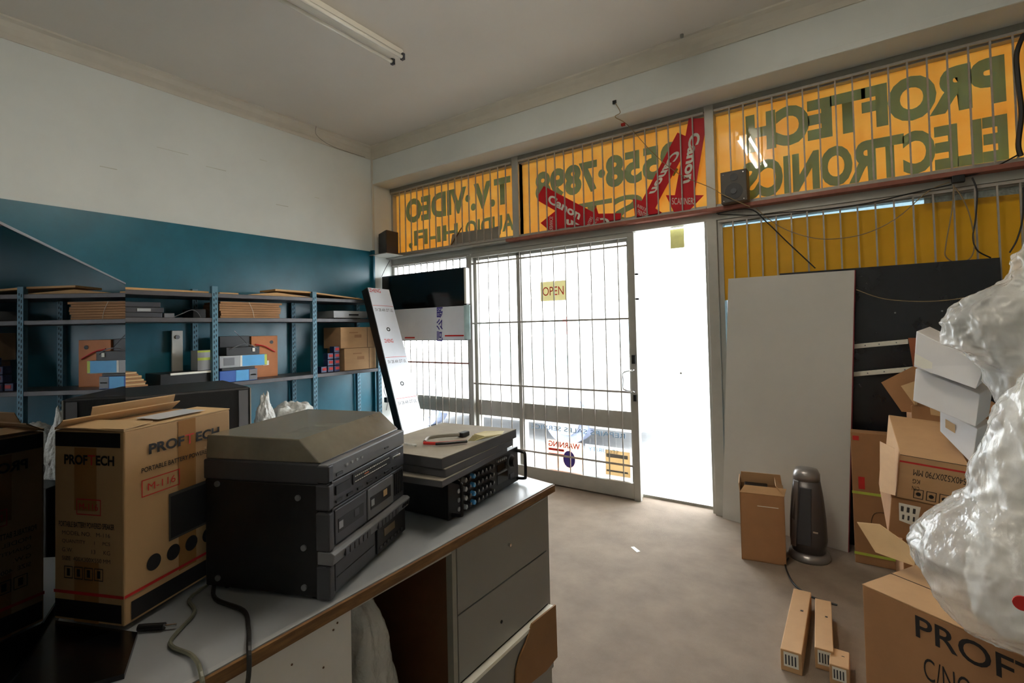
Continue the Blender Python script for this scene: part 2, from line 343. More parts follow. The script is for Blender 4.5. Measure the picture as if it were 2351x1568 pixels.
t = thing('backing_sheet', 'bright yellow sheet pinned behind the bars of the right window', 'sheet', (.6, 3.905, 1.5))
ys = [(-.815, 2.118), (-.2, 2.118), (.4, 2.105), (XR2-.03, 2.045), (XR2-.03, .9), (-.62, .9), (-.62, 1.578), (-.822, 1.578)]
MB().prism([(x, 3.895, z) for x, z in ys], (0, .002, 0)).out('sheet', m_yel, t)
MB().box((.35, 3.90, 2.06), (1.2, 3.902, 2.14)).out('foil_strip', mat('foil', (150, 156, 150), .3, metal=.6, var=.3, scale=30, bump=.5), t)

# red arrow cards
def card(label, px, org, sc, texts, dy=0):
    y = 3.885+dy
    P = [at(org[0]+a/sc, org[1]+c/sc, 1, y) for a, c in px]
    c0 = sum(P, Vector())/len(P)
    t = thing('arrow_card', label, 'sign card', (c0.x, y, min(p.z for p in P)), 'red arrow cards')
    MB().prism(P, (0, .002, 0)).out('card', m_red, t)
    for s, a, b_, c_ in texts:
        q = [at(org[0]+u/sc, org[1]+v/sc, 1, y) for u, v in (a, b_, c_)]
        text(s, *q, m_wht, t, n=(0, -1, 0), bold=.035 if s == 'Canon' else .0)
o3, s3, o2, s2 = (1440, 240), 5.6, (1180, 400), 8.71
card('red arrow card pointing straight down printed Canon SCANNERS, nearest the doorway', [(790, 180), (1030, 175), (862, 1165), (985, 1165), (738, 1425), (625, 1432), (495, 1165), (612, 1165)], o3, s3,
     [('Canon', (800, 390), (715, 1020), (945, 345)), ('SCANNERS', (575, 1285), (880, 1285), (575, 1200))], -.004)
card('red arrow card slanting down to the left printed Canon, beside the straight one', [(645, 360), (835, 440), (425, 1200), (360, 1335), (450, 1390), (230, 1500), (108, 1520), (75, 1210), (185, 1240)], o3, s3,
     [('Canon', (570, 620), (275, 1150), (700, 590)), ('BUBBLE JET', (125, 1330), (250, 1395), (140, 1280)), ('PRINTERS', (130, 1410), (270, 1480), (140, 1345))])
card('red arrow card slanting down to the right printed Canon over another card', [(595, 235), (1590, 760), (1640, 640), (1740, 960), (1800, 1095), (1490, 1108), (480, 530), (470, 440)], o2, s2,
     [('Canon', (665, 560), (1300, 915), (720, 395)), ('BUBBLE JET', (1560, 1110), (1740, 860), (1490, 1110)), ('PRINTERS', (1480, 1115), (1580, 870), (1430, 1085))], -.004)
card('red arrow card lying sideways pointing left with upside down lettering', [(2140, 780), (2125, 1015), (1500, 1100), (900, 1130), (900, 1215), (810, 1215), (530, 975), (820, 740), (880, 700), (1000, 800)], o2, s2,
     [('Canon', (1910, 870), (1050, 900), (1910, 1050)), ('SCANNERS', (780, 850), (780, 1130), (710, 850))])

# stickers and notes on the glass
def note(name, label, cat, x0, x1, z0, z1, m, y=3.92, parts=()):
    t = thing(name, label, cat, ((x0+x1)/2, y, z0)); MB().box((x0, y, z0), (x1, y+.0015, z1)).out('paper', m, t)
    for s, a, b_, c_, mm, bd in parts: text(s, (a[0], y, a[1]), (b_[0], y, b_[1]), (c_[0], y, c_[1]), mm, t, n=(0, -1, 0), bold=bd)
    return t
note('open_sign', 'small cream paper OPEN sign taped on the door glass', 'sign', -2.41, -2.145, 1.65, 1.83, m_cream, parts=[('OPEN', (-2.385, 1.70), (-2.165, 1.70), (-2.385, 1.78), m_redink, 0)])
note('paper_note', 'small yellow green paper stuck high on the clear doorway glass', 'note', -1.225, -1.115, 2.02, 2.175, mat('lime_paper', (226, 224, 150), .6), y=4.012)
t = note('warning_sticker', 'orange sticker with backwards WARNING and a blue shield low on the door', 'sticker', -2.375, -2.02, .135, .385, m_orange, parts=[('WARNING', (-2.04, .325), (-2.36, .325), (-2.04, .375), m_redink, .02)])
MB().prism([(-2.15+.06*math.cos(a), 3.916, .23+.075*math.sin(a)) for a in [k*math.pi/8 for k in range(16)]], (0, .002, 0)).out('shield', m_purp, t)
MB().box((-2.36, 3.916, .29), (-2.2, 3.918, .31)).box((-2.36, 3.916, .25), (-2.2, 3.918, .265)).out('small_print', m_redink, t)
t = note('pale_sticker', 'pale sticker with a tan corner and backwards heading beside the warning', 'sticker', -1.99, -1.575, .135, .385, m_ltblue, parts=[('SECURITY', (-1.68, .33), (-1.96, .33), (-1.68, .365), m_bl1, 0)])
MB().box((-1.80, 3.916, .15), (-1.58, 3.918, .36)).out('tan_block', m_tan, t)
MB().box((-1.79, 3.914, .30), (-1.6, 3.916, .33)).box((-1.79, 3.914, .18), (-1.6, 3.916, .195)).out('small_print', m_lamf, t)
t = thing('window_lettering', 'faint blue backwards lettering on the door glass under the mid rail', 'lettering', (-2.1, 3.922, .46))
text('REPAIRS SALES SERVICE', (-1.62, 3.922, .47), (-2.55, 3.922, .47), (-1.62, 3.922, .51), mat('pale_blue_ink', (150, 190, 226), .5), t, n=(0, -1, 0), bold=0, name='letters')

# ------------------------------------------------------------------ outside
struct(MB().box((-14, WY+.16, -.08), (10, 5.2, -.02)).out('ground_1', m_conc)); struct(MB().box((-30, 5.2, -.16), (30, 40, -.12)).out('ground_2', m_road))
t = thing('awning', 'unseen flat awning over the pavement, shading the window signs', 'awning', (-1, 4.07, 3.1)); MB().box((-8, 4.07, 3.12), (6, 6.4, 3.26)).out('canopy', m_bld, t)  # unseen awning, assumed outside and sized to shade the yellow signs
cr = thing('car', 'white parked car seen through the barred door glass', 'car', (-4.6, 6.2, -.12))
def carprof(y0, y1): pass
body = [(-6.7, .1), (-6.75, .45), (-6.6, .62), (-5.9, .75), (-5.35, 1.22), (-5.1, 1.30), (-4.0, 1.30), (-3.8, 1.24), (-3.25, .86), (-2.75, .78), (-2.6, .5), (-2.62, .1)]
MB().prism([(x+.45, 5.75, z) for x, z in body], (0, 1.6, 0)).out('body', m_carw, cr, bevel=.06)
MB().prism([(x, 5.735, z) for x, z in ((-5.1, .86), (-4.75, 1.17), (-4.0, 1.19), (-4.0, .86))], (0, .02, 0)).out('window', m_carg, cr)
MB().prism([(x, 5.735, z) for x, z in ((-3.83, .86), (-3.83, 1.19), (-3.4, 1.19), (-2.9, .88))], (0, .02, 0)).out('window', m_carg, cr)
for x in (-5.75, -3.17): MB().cyl((x, 5.72, .2), (x, 5.95, .2), .32, seg=28).out('wheel', m_tyre, cr); MB().cyl((x, 5.70, .2), (x, 5.73, .2), .2, seg=20).out('hub', m_lgr, cr.children[-1])
tag(recenter(MB().cyl((-4.35, 7.9, -.12), (-4.35, 7.9, 1.6), .05).out('street_pole', mat('pink_red_pole', (240, 120, 120), .6))), 'thin reddish pole standing behind the white car', 'pole')
t = thing('street_building', 'pale shop building across the road with a faint coloured fascia', 'building', (0, 24, -.12))
MB().box((-24, 24, -.12), (16, 30, 6)).out('wall', m_bld, t)
MB().box((-6.5, 23.9, 1.95), (-2.5, 24, 2.45)).out('fascia', mat('flared_red_fascia', (246, 206, 206), .8), t); MB().box((-10.5, 23.9, 1.95), (-8, 24, 2.45)).out('fascia', mat('flared_yellow_fascia', (240, 236, 190), .8), t)  # fascia colours paled to stand in for flare
for k in range(6): MB().box((-20+k*5, 23.9, .2), (-17+k*5, 24, 1.7)).out('window', mat('shop_glass', (190, 214, 226), .3) if 'shop_glass' not in MATS else MATS['shop_glass'], t)
# ------------------------------------------------------------------ ceiling lamps
def lamp(label, x, y0, y1, tube, lit):
    t = thing('fluorescent_lamp', label, 'ceiling lamp', (x, (y0+y1)/2, CZ))
    MB().prism([(x-.035, y0, CZ), (x-.05, y0, CZ-.05), (x+.05, y0, CZ-.05), (x+.035, y0, CZ)], (0, y1-y0, 0)).out('batten', m_tube, t, bevel=.004)
    for s in (-1, 1):
        MB().cyl((x+s*.052, y0+.03, CZ-.072), (x+s*.052, y1-.03, CZ-.072), .013, seg=14).out('tube', tube, t, smooth=True)
        for yy in (y0+.01, y1-.03): MB().box((x+s*.052-.014, yy, CZ-.09), (x+s*.052+.014, yy+.02, CZ-.045)).out('socket', m_lgr if yy < y1-.1 else m_dgr, t)
    return t
lamp('unlit twin tube fluorescent lamp on the ceiling', -2.66, 1.20, 2.46, m_tube, 0)
lamp('lit twin tube fluorescent lamp whose reflection shows in the sign glass', -.93, 1.02, 2.26, m_lit, 1)
lamp('added twin tube fill lamp, unseen further back in the room', -.93, -2.2, -.96, m_lit, 1)  # unseen fill lamp, added behind the camera to brighten the room


# ------------------------------------------------------------------ shelving
sh = thing('shelving_unit', 'blue and grey slotted metal shelving along the blue left wall', 'shelving', (-4.18, 2, 0))
SX0, SX1, SY0, SY1 = LX+.015, -4.0, .12, 3.42
LEV = (1.722, 1.535, 1.035, .32)
for z in LEV:
    MB().box((SX0+.003, SY0, z-.032), (SX1, SY1, z)).out('shelf', m_steel, sh, bevel=.003)
for y in (.11, .95, 1.79, 2.63, 3.36):
    for x0, f in ((SX1, 1), (SX0+.003, 0)):
        b = MB().box((x0+.001 if f else x0+.036, y-.02, 0), (x0+.004 if f else x0+.039, y+.02, 1.775)).box((x0-.034 if f else x0, y-.0205, 0), (x0 if f else x0+.036, y-.0175, 1.775))
        p = b.out('post', m_post, sh)
        h = MB(); z = .06
        while z < 1.74:
            xx = x0+.004 if f else x0+.039
            h.box((xx, y-.011, z), (xx+.0008, y-.005, z+.022)); h.box((xx, y+.004, z+.012), (xx+.0008, y+.010, z+.03)); z += .04
        h.out('slots', m_hole, p)
def simple(name, label, cat, b, m, bevel=0, group=None, smooth=False):
    return tag(recenter(b.out(name, m, None, bevel, smooth)), label, cat, group)
def strip(y0, y1, z0, z1, x=-4.03, th=.012, w=.09):
    p = [Vector((x, y0, z0)), Vector((x, y1, z1)), Vector((x-w, y1, z1)), Vector((x-w, y0, z0))]
    return MB().hexa(p+[q+Z*th for q in p])
zt = LEV[0]
simple('timber_strip', 'long pale timber strip on the shelf top, left part', 'timber', strip(.3, 1.76, zt+.012, zt+.002), m_wood)
simple('timber_strip', 'thin pale timber strip under the long one on the shelf top', 'timber', strip(.9, 1.70, zt, zt, -4.012, .008, .05), m_wood)
simple('timber_strip', 'short pale timber strip just right of the middle post on the shelf top', 'timber', strip(1.83, 1.97, zt, zt, -4.01, .01), m_wood)
simple('plywood_offcut', 'warped pale timber board on the shelf top near the window', 'timber', MB().prism([(-4.02, 2.28, zt+.045), (-4.02, 2.6, zt+.04), (-4.02, 3.17, zt+.001), (-4.02, 3.17, zt-.0+.012), (-4.02, 2.6, zt+.054), (-4.02, 2.28, zt+.06)], (-.25, 0, 0)), m_wood)
simple('plywood_offcut', 'thin pale board sloping under the warped one on the shelf top', 'timber', MB().prism([(-4.035, 2.05, zt), (-4.035, 2.7, zt), (-4.035, 2.3, zt+.032), (-4.035, 2.1, zt+.01)], (-.2, 0, 0)), m_wood)
# level 2: recorders, cables, flattened boxes, silver player
z = LEV[1]
for k, (y0, y1, h, lb) in enumerate(((.92, 1.45, .034, 'lowest'), (.92, 1.46, .036, 'middle'), (.92, 1.44, .036, 'top'))):
    t = thing('video_recorder', '%s of the three flat dark video recorders stacked on the middle shelf' % lb, 'video recorder', (-4.2, 1.18, z), 'stacked video recorders')
    MB().box((-4.34, y0, z+.001), (-4.02, y1, z+h)).out('case', m_dgr, t, bevel=.003)
    MB().box((-4.02, y0+.22, z+.006), (-4.017, y0+.28, z+h-.006)).out('dark_band', m_blk, t)
    if k == 1: MB().box((-4.02, 1.3, z+.008), (-4.016, 1.38, z+h-.008)).out('silver_buttons', m_lgr, t)
    z += h+.0005
z = LEV[1]
simple('adapter_box', 'small grey adapter box beside the stacked video recorders', 'adapter', MB().box((-4.12, 1.465, z), (-4.03, 1.53, z+.032)), m_mgr, .003)
simple('coiled_cable', 'loose grey cable lying on the middle shelf near the post', 'cable', MB().tube([(-4.1, 1.55, z+.006), (-4.1, 1.6, z+.03), (-4.08, 1.66, z+.06), (-4.08, 1.7, z+.045), (-4.07, 1.72, z+.006)], .003), m_mgr)
simple('black_case', 'small black case on the middle shelf left of the flattened boxes', 'case', MB().box((-4.28, 1.68, z), (-4.1, 1.77, z+.07)), m_blk, .004)
st = thing('flattened_boxes', 'bundle of flattened brown cardboard tied with string on the middle shelf', 'cardboard', (-4.15, 2.08, z), None)
for k in range(7): MB().box((-4.30, 1.835+random.uniform(0, .02), z+.001+k*.0185), (-4.03, 2.335+random.uniform(-.02, .012), z+k*.0185+.017)).out('sheet', m_card2, st)
MB().tube([(-4.025, 2.06, z+.128), (-4.026, 2.09, z+.06), (-4.026, 2.1, z+.004)], .0015).out('string', m_wht, st)
t = thing('disc_player', 'silver disc player on the middle shelf behind the last post', 'disc player', (-4.2, 3.0, z))
MB().box((-4.3, 2.85, z+.008), (-4.03, 3.24, z+.075)).out('case', m_lgr, t, bevel=.003); MB().box((-4.03, 3.02, z+.03), (-4.027, 3.13, z+.045)).out('disc_slot', m_blk, t)
for yy in (2.9, 3.18): MB().cyl((-4.08, yy, z), (-4.08, yy, z+.009), .012).out('foot', m_blk, t)
# level 3
z = LEV[2]
st = thing('paper_stack', 'stack of brown paper sheets on a white tray on the third shelf', 'paper', (-4.16, 1.2, z))
MB().box((-4.3, .95, z+.001), (-4.02, 1.385, z+.014)).out('tray', m_wht, st)
for k in range(9): MB().box((-4.29, .97+random.uniform(0, .03), z+.0145+k*.013), (-4.03-random.uniform(0, .015), 1.385-k*.009-random.uniform(0, .02), z+.0145+k*.013+.0115)).out('sheet', m_card2 if k % 2 else m_card3, st)
t = thing('flight_case', 'low black case with white metal edging on the third shelf', 'case', (-4.15, 1.62, z))
MB().box((-4.3, 1.44, z+.001), (-4.03, 1.775, z+.10)).out('case', m_blk, t, bevel=.003)
MB().box((-4.032, 1.50, z+.088), (-4.022, 1.78, z+.103)).box((-4.032, 1.77, z+.002), (-4.022, 1.782, z+.088)).out('edging', m_wht, t)
t = thing('metal_bar', 'upright pale metal bracket bar leaning at the back of the third shelf', 'bracket', (-4.2, 1.5, z))
MB().box((-4.335, 1.62, z+.001), (-4.315, 1.695, z+.41)).out('bar', m_alu, t, bevel=.002)
MB().cyl((-4.315, 1.655, z+.36), (-4.305, 1.655, z+.36), .016).out('knob', m_mgr, t); MB().box((-4.314, 1.64, z+.06), (-4.312, 1.675, z+.075)).out('slot', m_blk, t)
def tbox(name, label, cat, y0, y1, z0, z1, m, x0=-4.19, x1=-4.02, extra=()):
    t = thing(name, label, cat, ((x0+x1)/2, (y0+y1)/2, z0)); MB().box((x0, y0, z0), (x1, y1, z1)).out('box', m, t, bevel=.002)
    for nm, ya, yb, za, zb, mm in extra: MB().box((x1, ya, za), (x1+.0015, yb, zb)).out(nm, mm, t)
    return t
tbox('product_box', 'cobalt blue box at the bottom of the pile on the third shelf', 'box', 1.83, 2.12, z+.001, z+.09, m_bl2, extra=[('pale_panel', 1.95, 2.05, z+.005, z+.088, m_bl1), ('grey_panel', 2.055, 2.118, z+.005, z+.088, m_mgr), ('white_stripe', 2.065, 2.11, z+.04, z+.05, m_wht)])
tbox('product_box', 'flat black box sandwiched between the cobalt and the sky blue box', 'box', 1.845, 2.10, z+.091, z+.112, m_blk)
tbox('product_box', 'grey and sky blue box with a yellow edge on the third shelf pile', 'box', 1.83, 2.20, z+.113, z+.205, m_lgr, extra=[('blue_panel', 2.0, 2.18, z+.118, z+.203, m_bl1), ('yellow_edge', 2.18, 2.2, z+.118, z+.203, m_lime), ('dark_window', 1.86, 1.94, z+.13, z+.19, m_mgr), ('white_strip', 1.985, 2.0, z+.118, z+.203, m_wht)])
t = tbox('black_radio', 'black radio set with a raised aerial on top of the blue boxes', 'radio', 1.88, 2.14, z+.206, z+.27, m_blk)
MB().tube([(-4.1, 2.11, z+.26), (-4.08, 1.97, z+.40)], .0018).out('aerial', m_chr, t); MB().tube([(-4.02, 1.9, z+.25), (-4.0, 1.98, z+.29), (-4.01, 2.06, z+.285), (-4.02, 2.12, z+.25)], .004).out('cord', m_mgr, t)
MB().box((-4.02, 2.08, z+.23), (-4.015, 2.1, z+.26)).out('dial', m_wht, t)
tbox('product_box', 'pale box with lime bands standing on the black case beside the middle post', 'box', 1.70, 1.82, z+.103, z+.255, m_lgr, -4.19, -4.08, [('lime_band', 1.70, 1.82, z+.18, z+.20, m_lime), ('lime_top', 1.70, 1.82, z+.24, z+.254, m_lime)])
la, lb_ = at(577, 772, 0, -4.2), at(637, 772, 0, -4.2)
t = tbox('loudspeaker_box', 'brown wooden loudspeaker box with a round port and red lead', 'loudspeaker', la.y, lb_.y, z+.001, la.z, mat('orange_wood', (190, 116, 62), .6, var=.1), -4.33, -4.2)
MB().cyl((-4.2, lb_.y-.055, la.z-.055), (-4.197, lb_.y-.055, la.z-.055), .015).out('port', m_blk, t); MB().tube([(-4.19, la.y+.03, la.z-.07), (-4.185, la.y+.11, la.z-.09), (-4.19, la.y+.2, la.z-.14)], .006).out('red_lead', m_redink, t); MB().box((-4.2, la.y+.1, z+.10), (-4.198, la.y+.15, z+.14)).out('label_sticker', m_wht, t)
tbox('black_case', 'tall black case standing behind the radio on the third shelf', 'case', 1.92, la.y-.005, z+.001, la.z+.005, m_blk, -4.33, -4.215)
def carton3(label, y0, y1, z0, z1, m=m_card, x1=-4.04):
    t = thing('cardboard_carton', label, 'carton', ((-4.3+x1)/2, (y0+y1)/2, z0), 'cartons on the third shelf')
    MB().box((-4.31, y0, z0+.001), (x1, y1, z1-.002)).out('box', m, t, bevel=.003)
    MB().box((x1, (y0+y1)/2-.06, z0+.1), (x1+.001, (y0+y1)/2+.02, z0+.13)).box((x1, y0+.1, z1-.06), (x1+.001, y0+.2, z1-.05)).out('printing', m_card2, t)
    MB().box((x1, y1-.13, z0+.002), (x1+.0015, y1-.127, z1-.003)).out('fold', m_ink, t)
carton3('lower brown carton on the third shelf near the window', 2.97, 3.39, z, z+.215); carton3('upper brown carton on the third shelf near the window', 2.93, 3.37, z+.215, z+.42)
for (i, j) in ((0, 0), (0, 1), (0, 2), (0, 3), (1, 0), (1, 1), (1, 2), (2, 0)):
    lbl = ('column nearest the cartons', 'middle column', 'column nearest the post')[i]; hh = ('bottom', 'second', 'third', 'top')[j]
    t = thing('small_packet', 'small red and blue packet, %s of the %s beside the shelf cartons' % (hh, lbl), 'packet', (-4.1, 2.9-i*.07, z+j*.06), 'small packets by the cartons')
    MB().box((-4.13, 2.87-i*.07, z+.001+j*.06), (-4.06, 2.93-i*.07, z+.058+j*.06)).out('pack', mat('packet_blue', (36, 44, 92), .3) if 'packet_blue' not in MATS else MATS['packet_blue'], t, bevel=.004)
    MB().box((-4.06, 2.885-i*.07, z+.02+j*.06), (-4.058, 2.925-i*.07, z+.045+j*.06)).out('red_patch', m_redink, t)
# tall pale post with leads at the shelf end
t = thing('hanging_cord', 'grey cord hanging beside the shelving end near the leaning screen', 'cord', (-4.02, 3.38, .6))
MB().tube([(-3.99, 3.40, 1.02), (-3.98, 3.42, .9), (-3.985, 3.40, .8), (-3.97, 3.43, .7), (-3.98, 3.42, .6)], .004).out('cord', m_lgr, t); MB().box((-4.0, 3.41, .68), (-3.96, 3.44, .73)).out('plug', m_blk, t)

# ------------------------------------------------------------------ big black cabinet and what sits near it
t = thing('speaker_cabinet', 'big black carpeted loudspeaker cabinet between the shelves and the carton', 'loudspeaker', (-3.3, 1.0, 0))
A = Vector((-3.06, .93, 0)); Bp = Vector((-2.93, 1.50, 0)); dn = Vector((-.97, .22, 0))*.62; A = A-(Bp-A)*.35
def hz(ps, z0, z1, b=None): return (b or MB()).hexa([Vector((p.x, p.y, z0)) for p in ps]+[Vector((p.x, p.y, z1)) for p in ps])
hz([A, Bp, Bp+dn, A+dn], .02, 1.098).out('cabinet', m_blk2, t, bevel=.012)
e = (Bp-A).normalized(); nn = Vector((e.y, -e.x, 0))
hz([Bp-e*.06+nn*.001, Bp-e*.012+nn*.001, Bp-e*.012+nn*.006, Bp-e*.06+nn*.006], .05, 1.08).out('side_strip', m_mgr, t)
hz([Bp+nn*.002, Bp+e*.006+nn*.002, Bp+e*.006-nn*.02, Bp-nn*.02], .05, 1.09).out('edge_trim', m_alu, t)
for k in range(4): p = (A if k < 2 else Bp)+(dn*.1 if k % 2 else dn*.9); MB().cyl((p.x, p.y+(.05 if k < 2 else -.05), 0), (p.x, p.y+(.05 if k < 2 else -.05), .021), .025).out('foot', m_blk, t)
t = thing('storage_box', 'dark storage box under the clear plastic bags behind the stereo', 'box', (-3.3, 2.05, 0)); MB().box((-3.6, 1.68, 0), (-3.05, 2.5, .62)).out('box', m_blk2, t, bevel=.004)
simple('plastic_bag', 'crumpled clear plastic bag right of the black cabinet', 'bag', blob((-3.32, 1.99, .72), (.17, .2, .2), 3, .22, 5, clipz=.621), m_film2, smooth=True)
simple('plastic_bag', 'upright white plastic bag touching the black cabinet edge', 'bag', blob((-3.25, 1.76, .79), (.05, .07, .22), 5, .2, 5, clipz=.621, shape=lambda q, d: Vector((q.x*(1.1-.5*d.z), q.y*(1.1-.5*d.z), q.z))), m_film2, smooth=True)
simple('knotted_bag', 'small silver grey bag end knotted beside the crumpled bag', 'bag', blob((-3.15, 2.2, .71), (.07, .07, .13), 9, .25, 4, clipz=.621), m_film2, smooth=True)

# ------------------------------------------------------------------ televisions at the window corner
def tv_panel(): pass
t = thing('wall_television', 'black flat television hung across the barred left window', 'television', (-3.8, 3.74, 1.30))
MB().box((-4.37, 3.72, 1.30), (-3.14, 3.76, 2.02)).out('cabinet', m_blk, t, bevel=.004)
MB().box((-4.36, 3.716, 1.325), (-3.16, 3.72, 2.008)).out('screen', m_tvs, t)
MB().box((-3.16, 3.714, 1.66), (-3.135, 3.765, 2.01)).out('white_edge', m_wht, t)
MB().box((-4.1, 3.76, 1.5), (-4.05, 3.852, 1.9)).box((-3.5, 3.76, 1.5), (-3.45, 3.852, 1.9)).out('mount', m_blk, t)
f = MB().box((-4.36, 3.708, 1.305), (-3.165, 3.714, 1.64)).out('film_sheet', m_fp, t)
MB().box((-3.165, 3.708, 1.31), (-3.09, 3.712, 1.645)).out('film_overhang', mat('pale_film', (206, 232, 232), .2, alpha=.75), t)
pc = [at(860+a/3.564, 560+c/3.564, 1, 3.707) for a, c in ((508, 795), (508, 520), (558, 795))]
text('\u9650\u516c\u53f8', pc[1]+(pc[2]-pc[0]), pc[2], pc[1], m_purp, t, n=(0, -1, 0), name='writing', bold=.02)
MB().box((-3.42, 3.705, 1.34), (-3.17, 3.707, 1.355)).box((-4.0, 3.705, 1.325), (-3.85, 3.707, 1.34)).out('red_line', m_redink, t)
# leaning boxed screen with protective film
t = thing('leaning_screen', 'tall flat screen panel in printed protective film leaning at the shelf end', 'screen', (-3.4, 3.3, 0))
a_, b_ = at(845, 660, 0, -3.895), at(893, 665, 0, -3.895)
dl = at(925, 990, 1, a_.y)-a_; dl = dl/(-dl.z); dv = at(980, 975, 1, b_.y)-b_; dv = dv/(-dv.z)
bl_ = a_+dl*(a_.z-.012); br_ = bl_+(b_-a_)*1.1; br_.z = bl_.z
th = Vector((-.085, .0, -.03)); th0 = Vector((-.085, 0, 0))
n1 = th*.06
MB().hexa([bl_+th0, br_+th0, br_+n1, bl_+n1, a_+th, b_+th, b_+n1, a_+n1]).out('panel', m_blk, t, bevel=.004)
MB().hexa([bl_+n1*.9, br_+n1*.9, br_, bl_, a_+n1*.9, b_+n1*.9, b_, a_]).out('film_face', m_fp, t)
lt = Vector((0, -.012, 0))
MB().hexa([bl_+lt+th0, bl_+lt, bl_-Y*.001, bl_-Y*.001+th0, a_+lt+th, a_+lt, a_-Y*.001, a_-Y*.001+th]).out('side_frame', m_blk, t, bevel=.003)
def onp(u, v): 
    L_ = a_+(bl_-a_)*v; R_ = b_+(br_-b_)*v; return L_+(R_-L_)*u
fn = (b_-a_).cross(bl_-a_).normalized(); fn = -fn if fn.dot(CAMP-a_) < 0 else fn
for v in (.115, .39, .60, .83): text('SV 28 AR OT UL', onp(.08, v+.012), onp(.92, v+.012), onp(.08, v-.004), m_ink, t, n=fn, name='writing', bold=0)
for v in (.004, .275): text('ZHENG', onp(.02 if v < .1 else .15, v+.02), onp(.55, v+.02), onp(.02 if v < .1 else .15, v), m_redink, t, n=fn, name='red_writing', bold=.01)
for v in (.095, .37, .58): 
    q = MB(); q.add([onp(.02, v)+fn*.001, onp(.98, v)+fn*.001, onp(.98, v+.002)+fn*.001, onp(.02, v+.002)+fn*.001], [(0, 1, 2, 3)]); q.out('red_line', m_redink, t)
for v in (.215, .50): text('O', onp(.38, v+.02), onp(.55, v+.02), onp(.38, v-.002), m_ink, t, n=fn, name='ring_mark', bold=.05)

# ------------------------------------------------------------------ bookshelf speakers on the rail, cables
def up(p, z): return Vector((p.x, p.y, z))
t = thing('bookshelf_speaker', 'small dark speaker in the corner left of the signs', 'speaker', (-4.2, 3.65, 2.245))
B0 = at(888, 597, 1, 3.56); A0 = at(872, 590, 1, 3.66); C0 = at(915, 590, 1, 3.74); D0 = A0+C0-B0
hz([B0, C0, D0, A0], 2.246, 2.49).out('cabinet', [mat('dark_brown_wood', (46, 30, 22), .5, var=.15)], t, bevel=.003)
e = (A0-B0); n2 = Vector((-e.y, e.x, 0)).normalized(); n2 = -n2 if n2.dot(CAMP-B0) < 0 else n2
hz([B0+n2*.001, A0+n2*.001, A0+n2*.01, B0+n2*.01], 2.252, 2.484).out('grille_cloth', m_blk, t)
t2 = thing('speaker_bracket', 'thin metal bracket holding the corner speaker', 'bracket', (-4.25, 3.75, 2.24)); MB().box((-4.37, 3.55, 2.238), (-4.1, 3.86, 2.2455)).out('plate', m_alu, t2)
spx = thing('bookshelf_speaker', 'small brown speaker with two cones on the red rail beside the mullion', 'speaker', (-.7, 3.8, 2.257))
q = [at(1655, 480, 1, 3.76), at(1716, 466, 1, 3.75)]; x0, x1 = -.775, -.603
MB().box((x0, 3.745, 2.258), (x1, 3.845, 2.482)).out('cabinet', mat('brown_wood', (84, 66, 48), .5, var=.15), spx, bevel=.003)
MB().box((x0+.006, 3.741, 2.264), (x1-.006, 3.745, 2.476)).out('baffle', mat('dark_baffle', (72, 66, 58), .5), spx)
MB().cyl((x0+.086, 3.7405, 2.335), (x0+.086, 3.7385, 2.335), .058, seg=28).out('woofer', m_blk, spx); MB().cyl((x0+.086, 3.7385, 2.335), (x0+.086, 3.734, 2.335), .02, seg=18).out('dust_cap', m_dgr, spx)
MB().cyl((x0+.09, 3.7405, 2.435), (x0+.09, 3.7385, 2.435), .026, seg=22).out('tweeter', m_blk, spx)
for a, c in ((.02, .215-.012), (.15, .203), (.02, .015), (.15, .015)): MB().cyl((x0+a, 3.7405, 2.258+c), (x0+a, 3.738, 2.258+c), .004, seg=8).out('screw', m_chr, spx)
def cable(label, pts, r=.0035, m=None, name='cable'):
    return tag(recenter(MB().tube(pts, r).out(name, m or m_cab)), label, 'cable')
P = lambda a, c, y=3.83: at(a, c, 1, y)
cable('tan cable running from the bulkhead hook down to the right speaker', [at(1413, 237, 1, BY-.014), at(1424, 258, 1, BY-.016), (-1.497, BY-.012, 3.028), at(1441, 287, 1, 3.77), P(1500, 352, 3.82), P(1560, 400), P(1630, 430, 3.80), P(1660, 447, 3.73), P(1722, 475, 3.73)], .003, m_cabt)
tag(recenter(MB().box((-1.515, BY-.016, 3.135), (-1.485, BY-.008, 3.16)).out('cable_hook', m_blk)), 'small dark hook on the bulkhead holding the tan cable', 'hook')
tag(recenter(MB().box((-1.52, 3.77, 3.02), (-1.49, 3.79, 3.04)).out('cable_clip', m_redink)), 'small red clip under the bulkhead where the cable turns', 'clip')
cable('black cable hanging from the right speaker down to the black panel', [P(1645, 490), P(1720, 480), P(1760, 510), P(1810, 558), P(1872, 616, 3.80)], .004)
cable('long drooping tan cable across the yellow sheet', [P(1735, 478), P(1790, 520), P(1860, 545), P(1920, 548), P(1990, 535), P(2060, 500), P(2130, 440), P(2180, 418)], .003, m_cabt)
cable('thin dark cable stretched along the transom of the right window', [P(1648, 492), P(1730, 494), P(1800, 488), P(1900, 480), P(2000, 465), P(2100, 442), P(2185, 424)], .004)
cable('black cable bundle hanging down the right mullion', [P(2351, 78), P(2334, 125), P(2338, 190), P(2345, 260), P(2338, 330), P(2344, 358)], .012)
cable('black cable running along the red rail to the mullion bundle', [P(2160, 410), P(2220, 405), P(2280, 385), P(2338, 355)], .004)
cable('looped tan cable hanging in front of the yellow sheet', [P(2190, 425), P(2186, 480), P(2172, 560), P(2172, 590), P(2200, 604), P(2228, 592), P(2237, 560), P(2228, 500), P(2210, 455), P(2192, 430)], .0035, m_cabt)
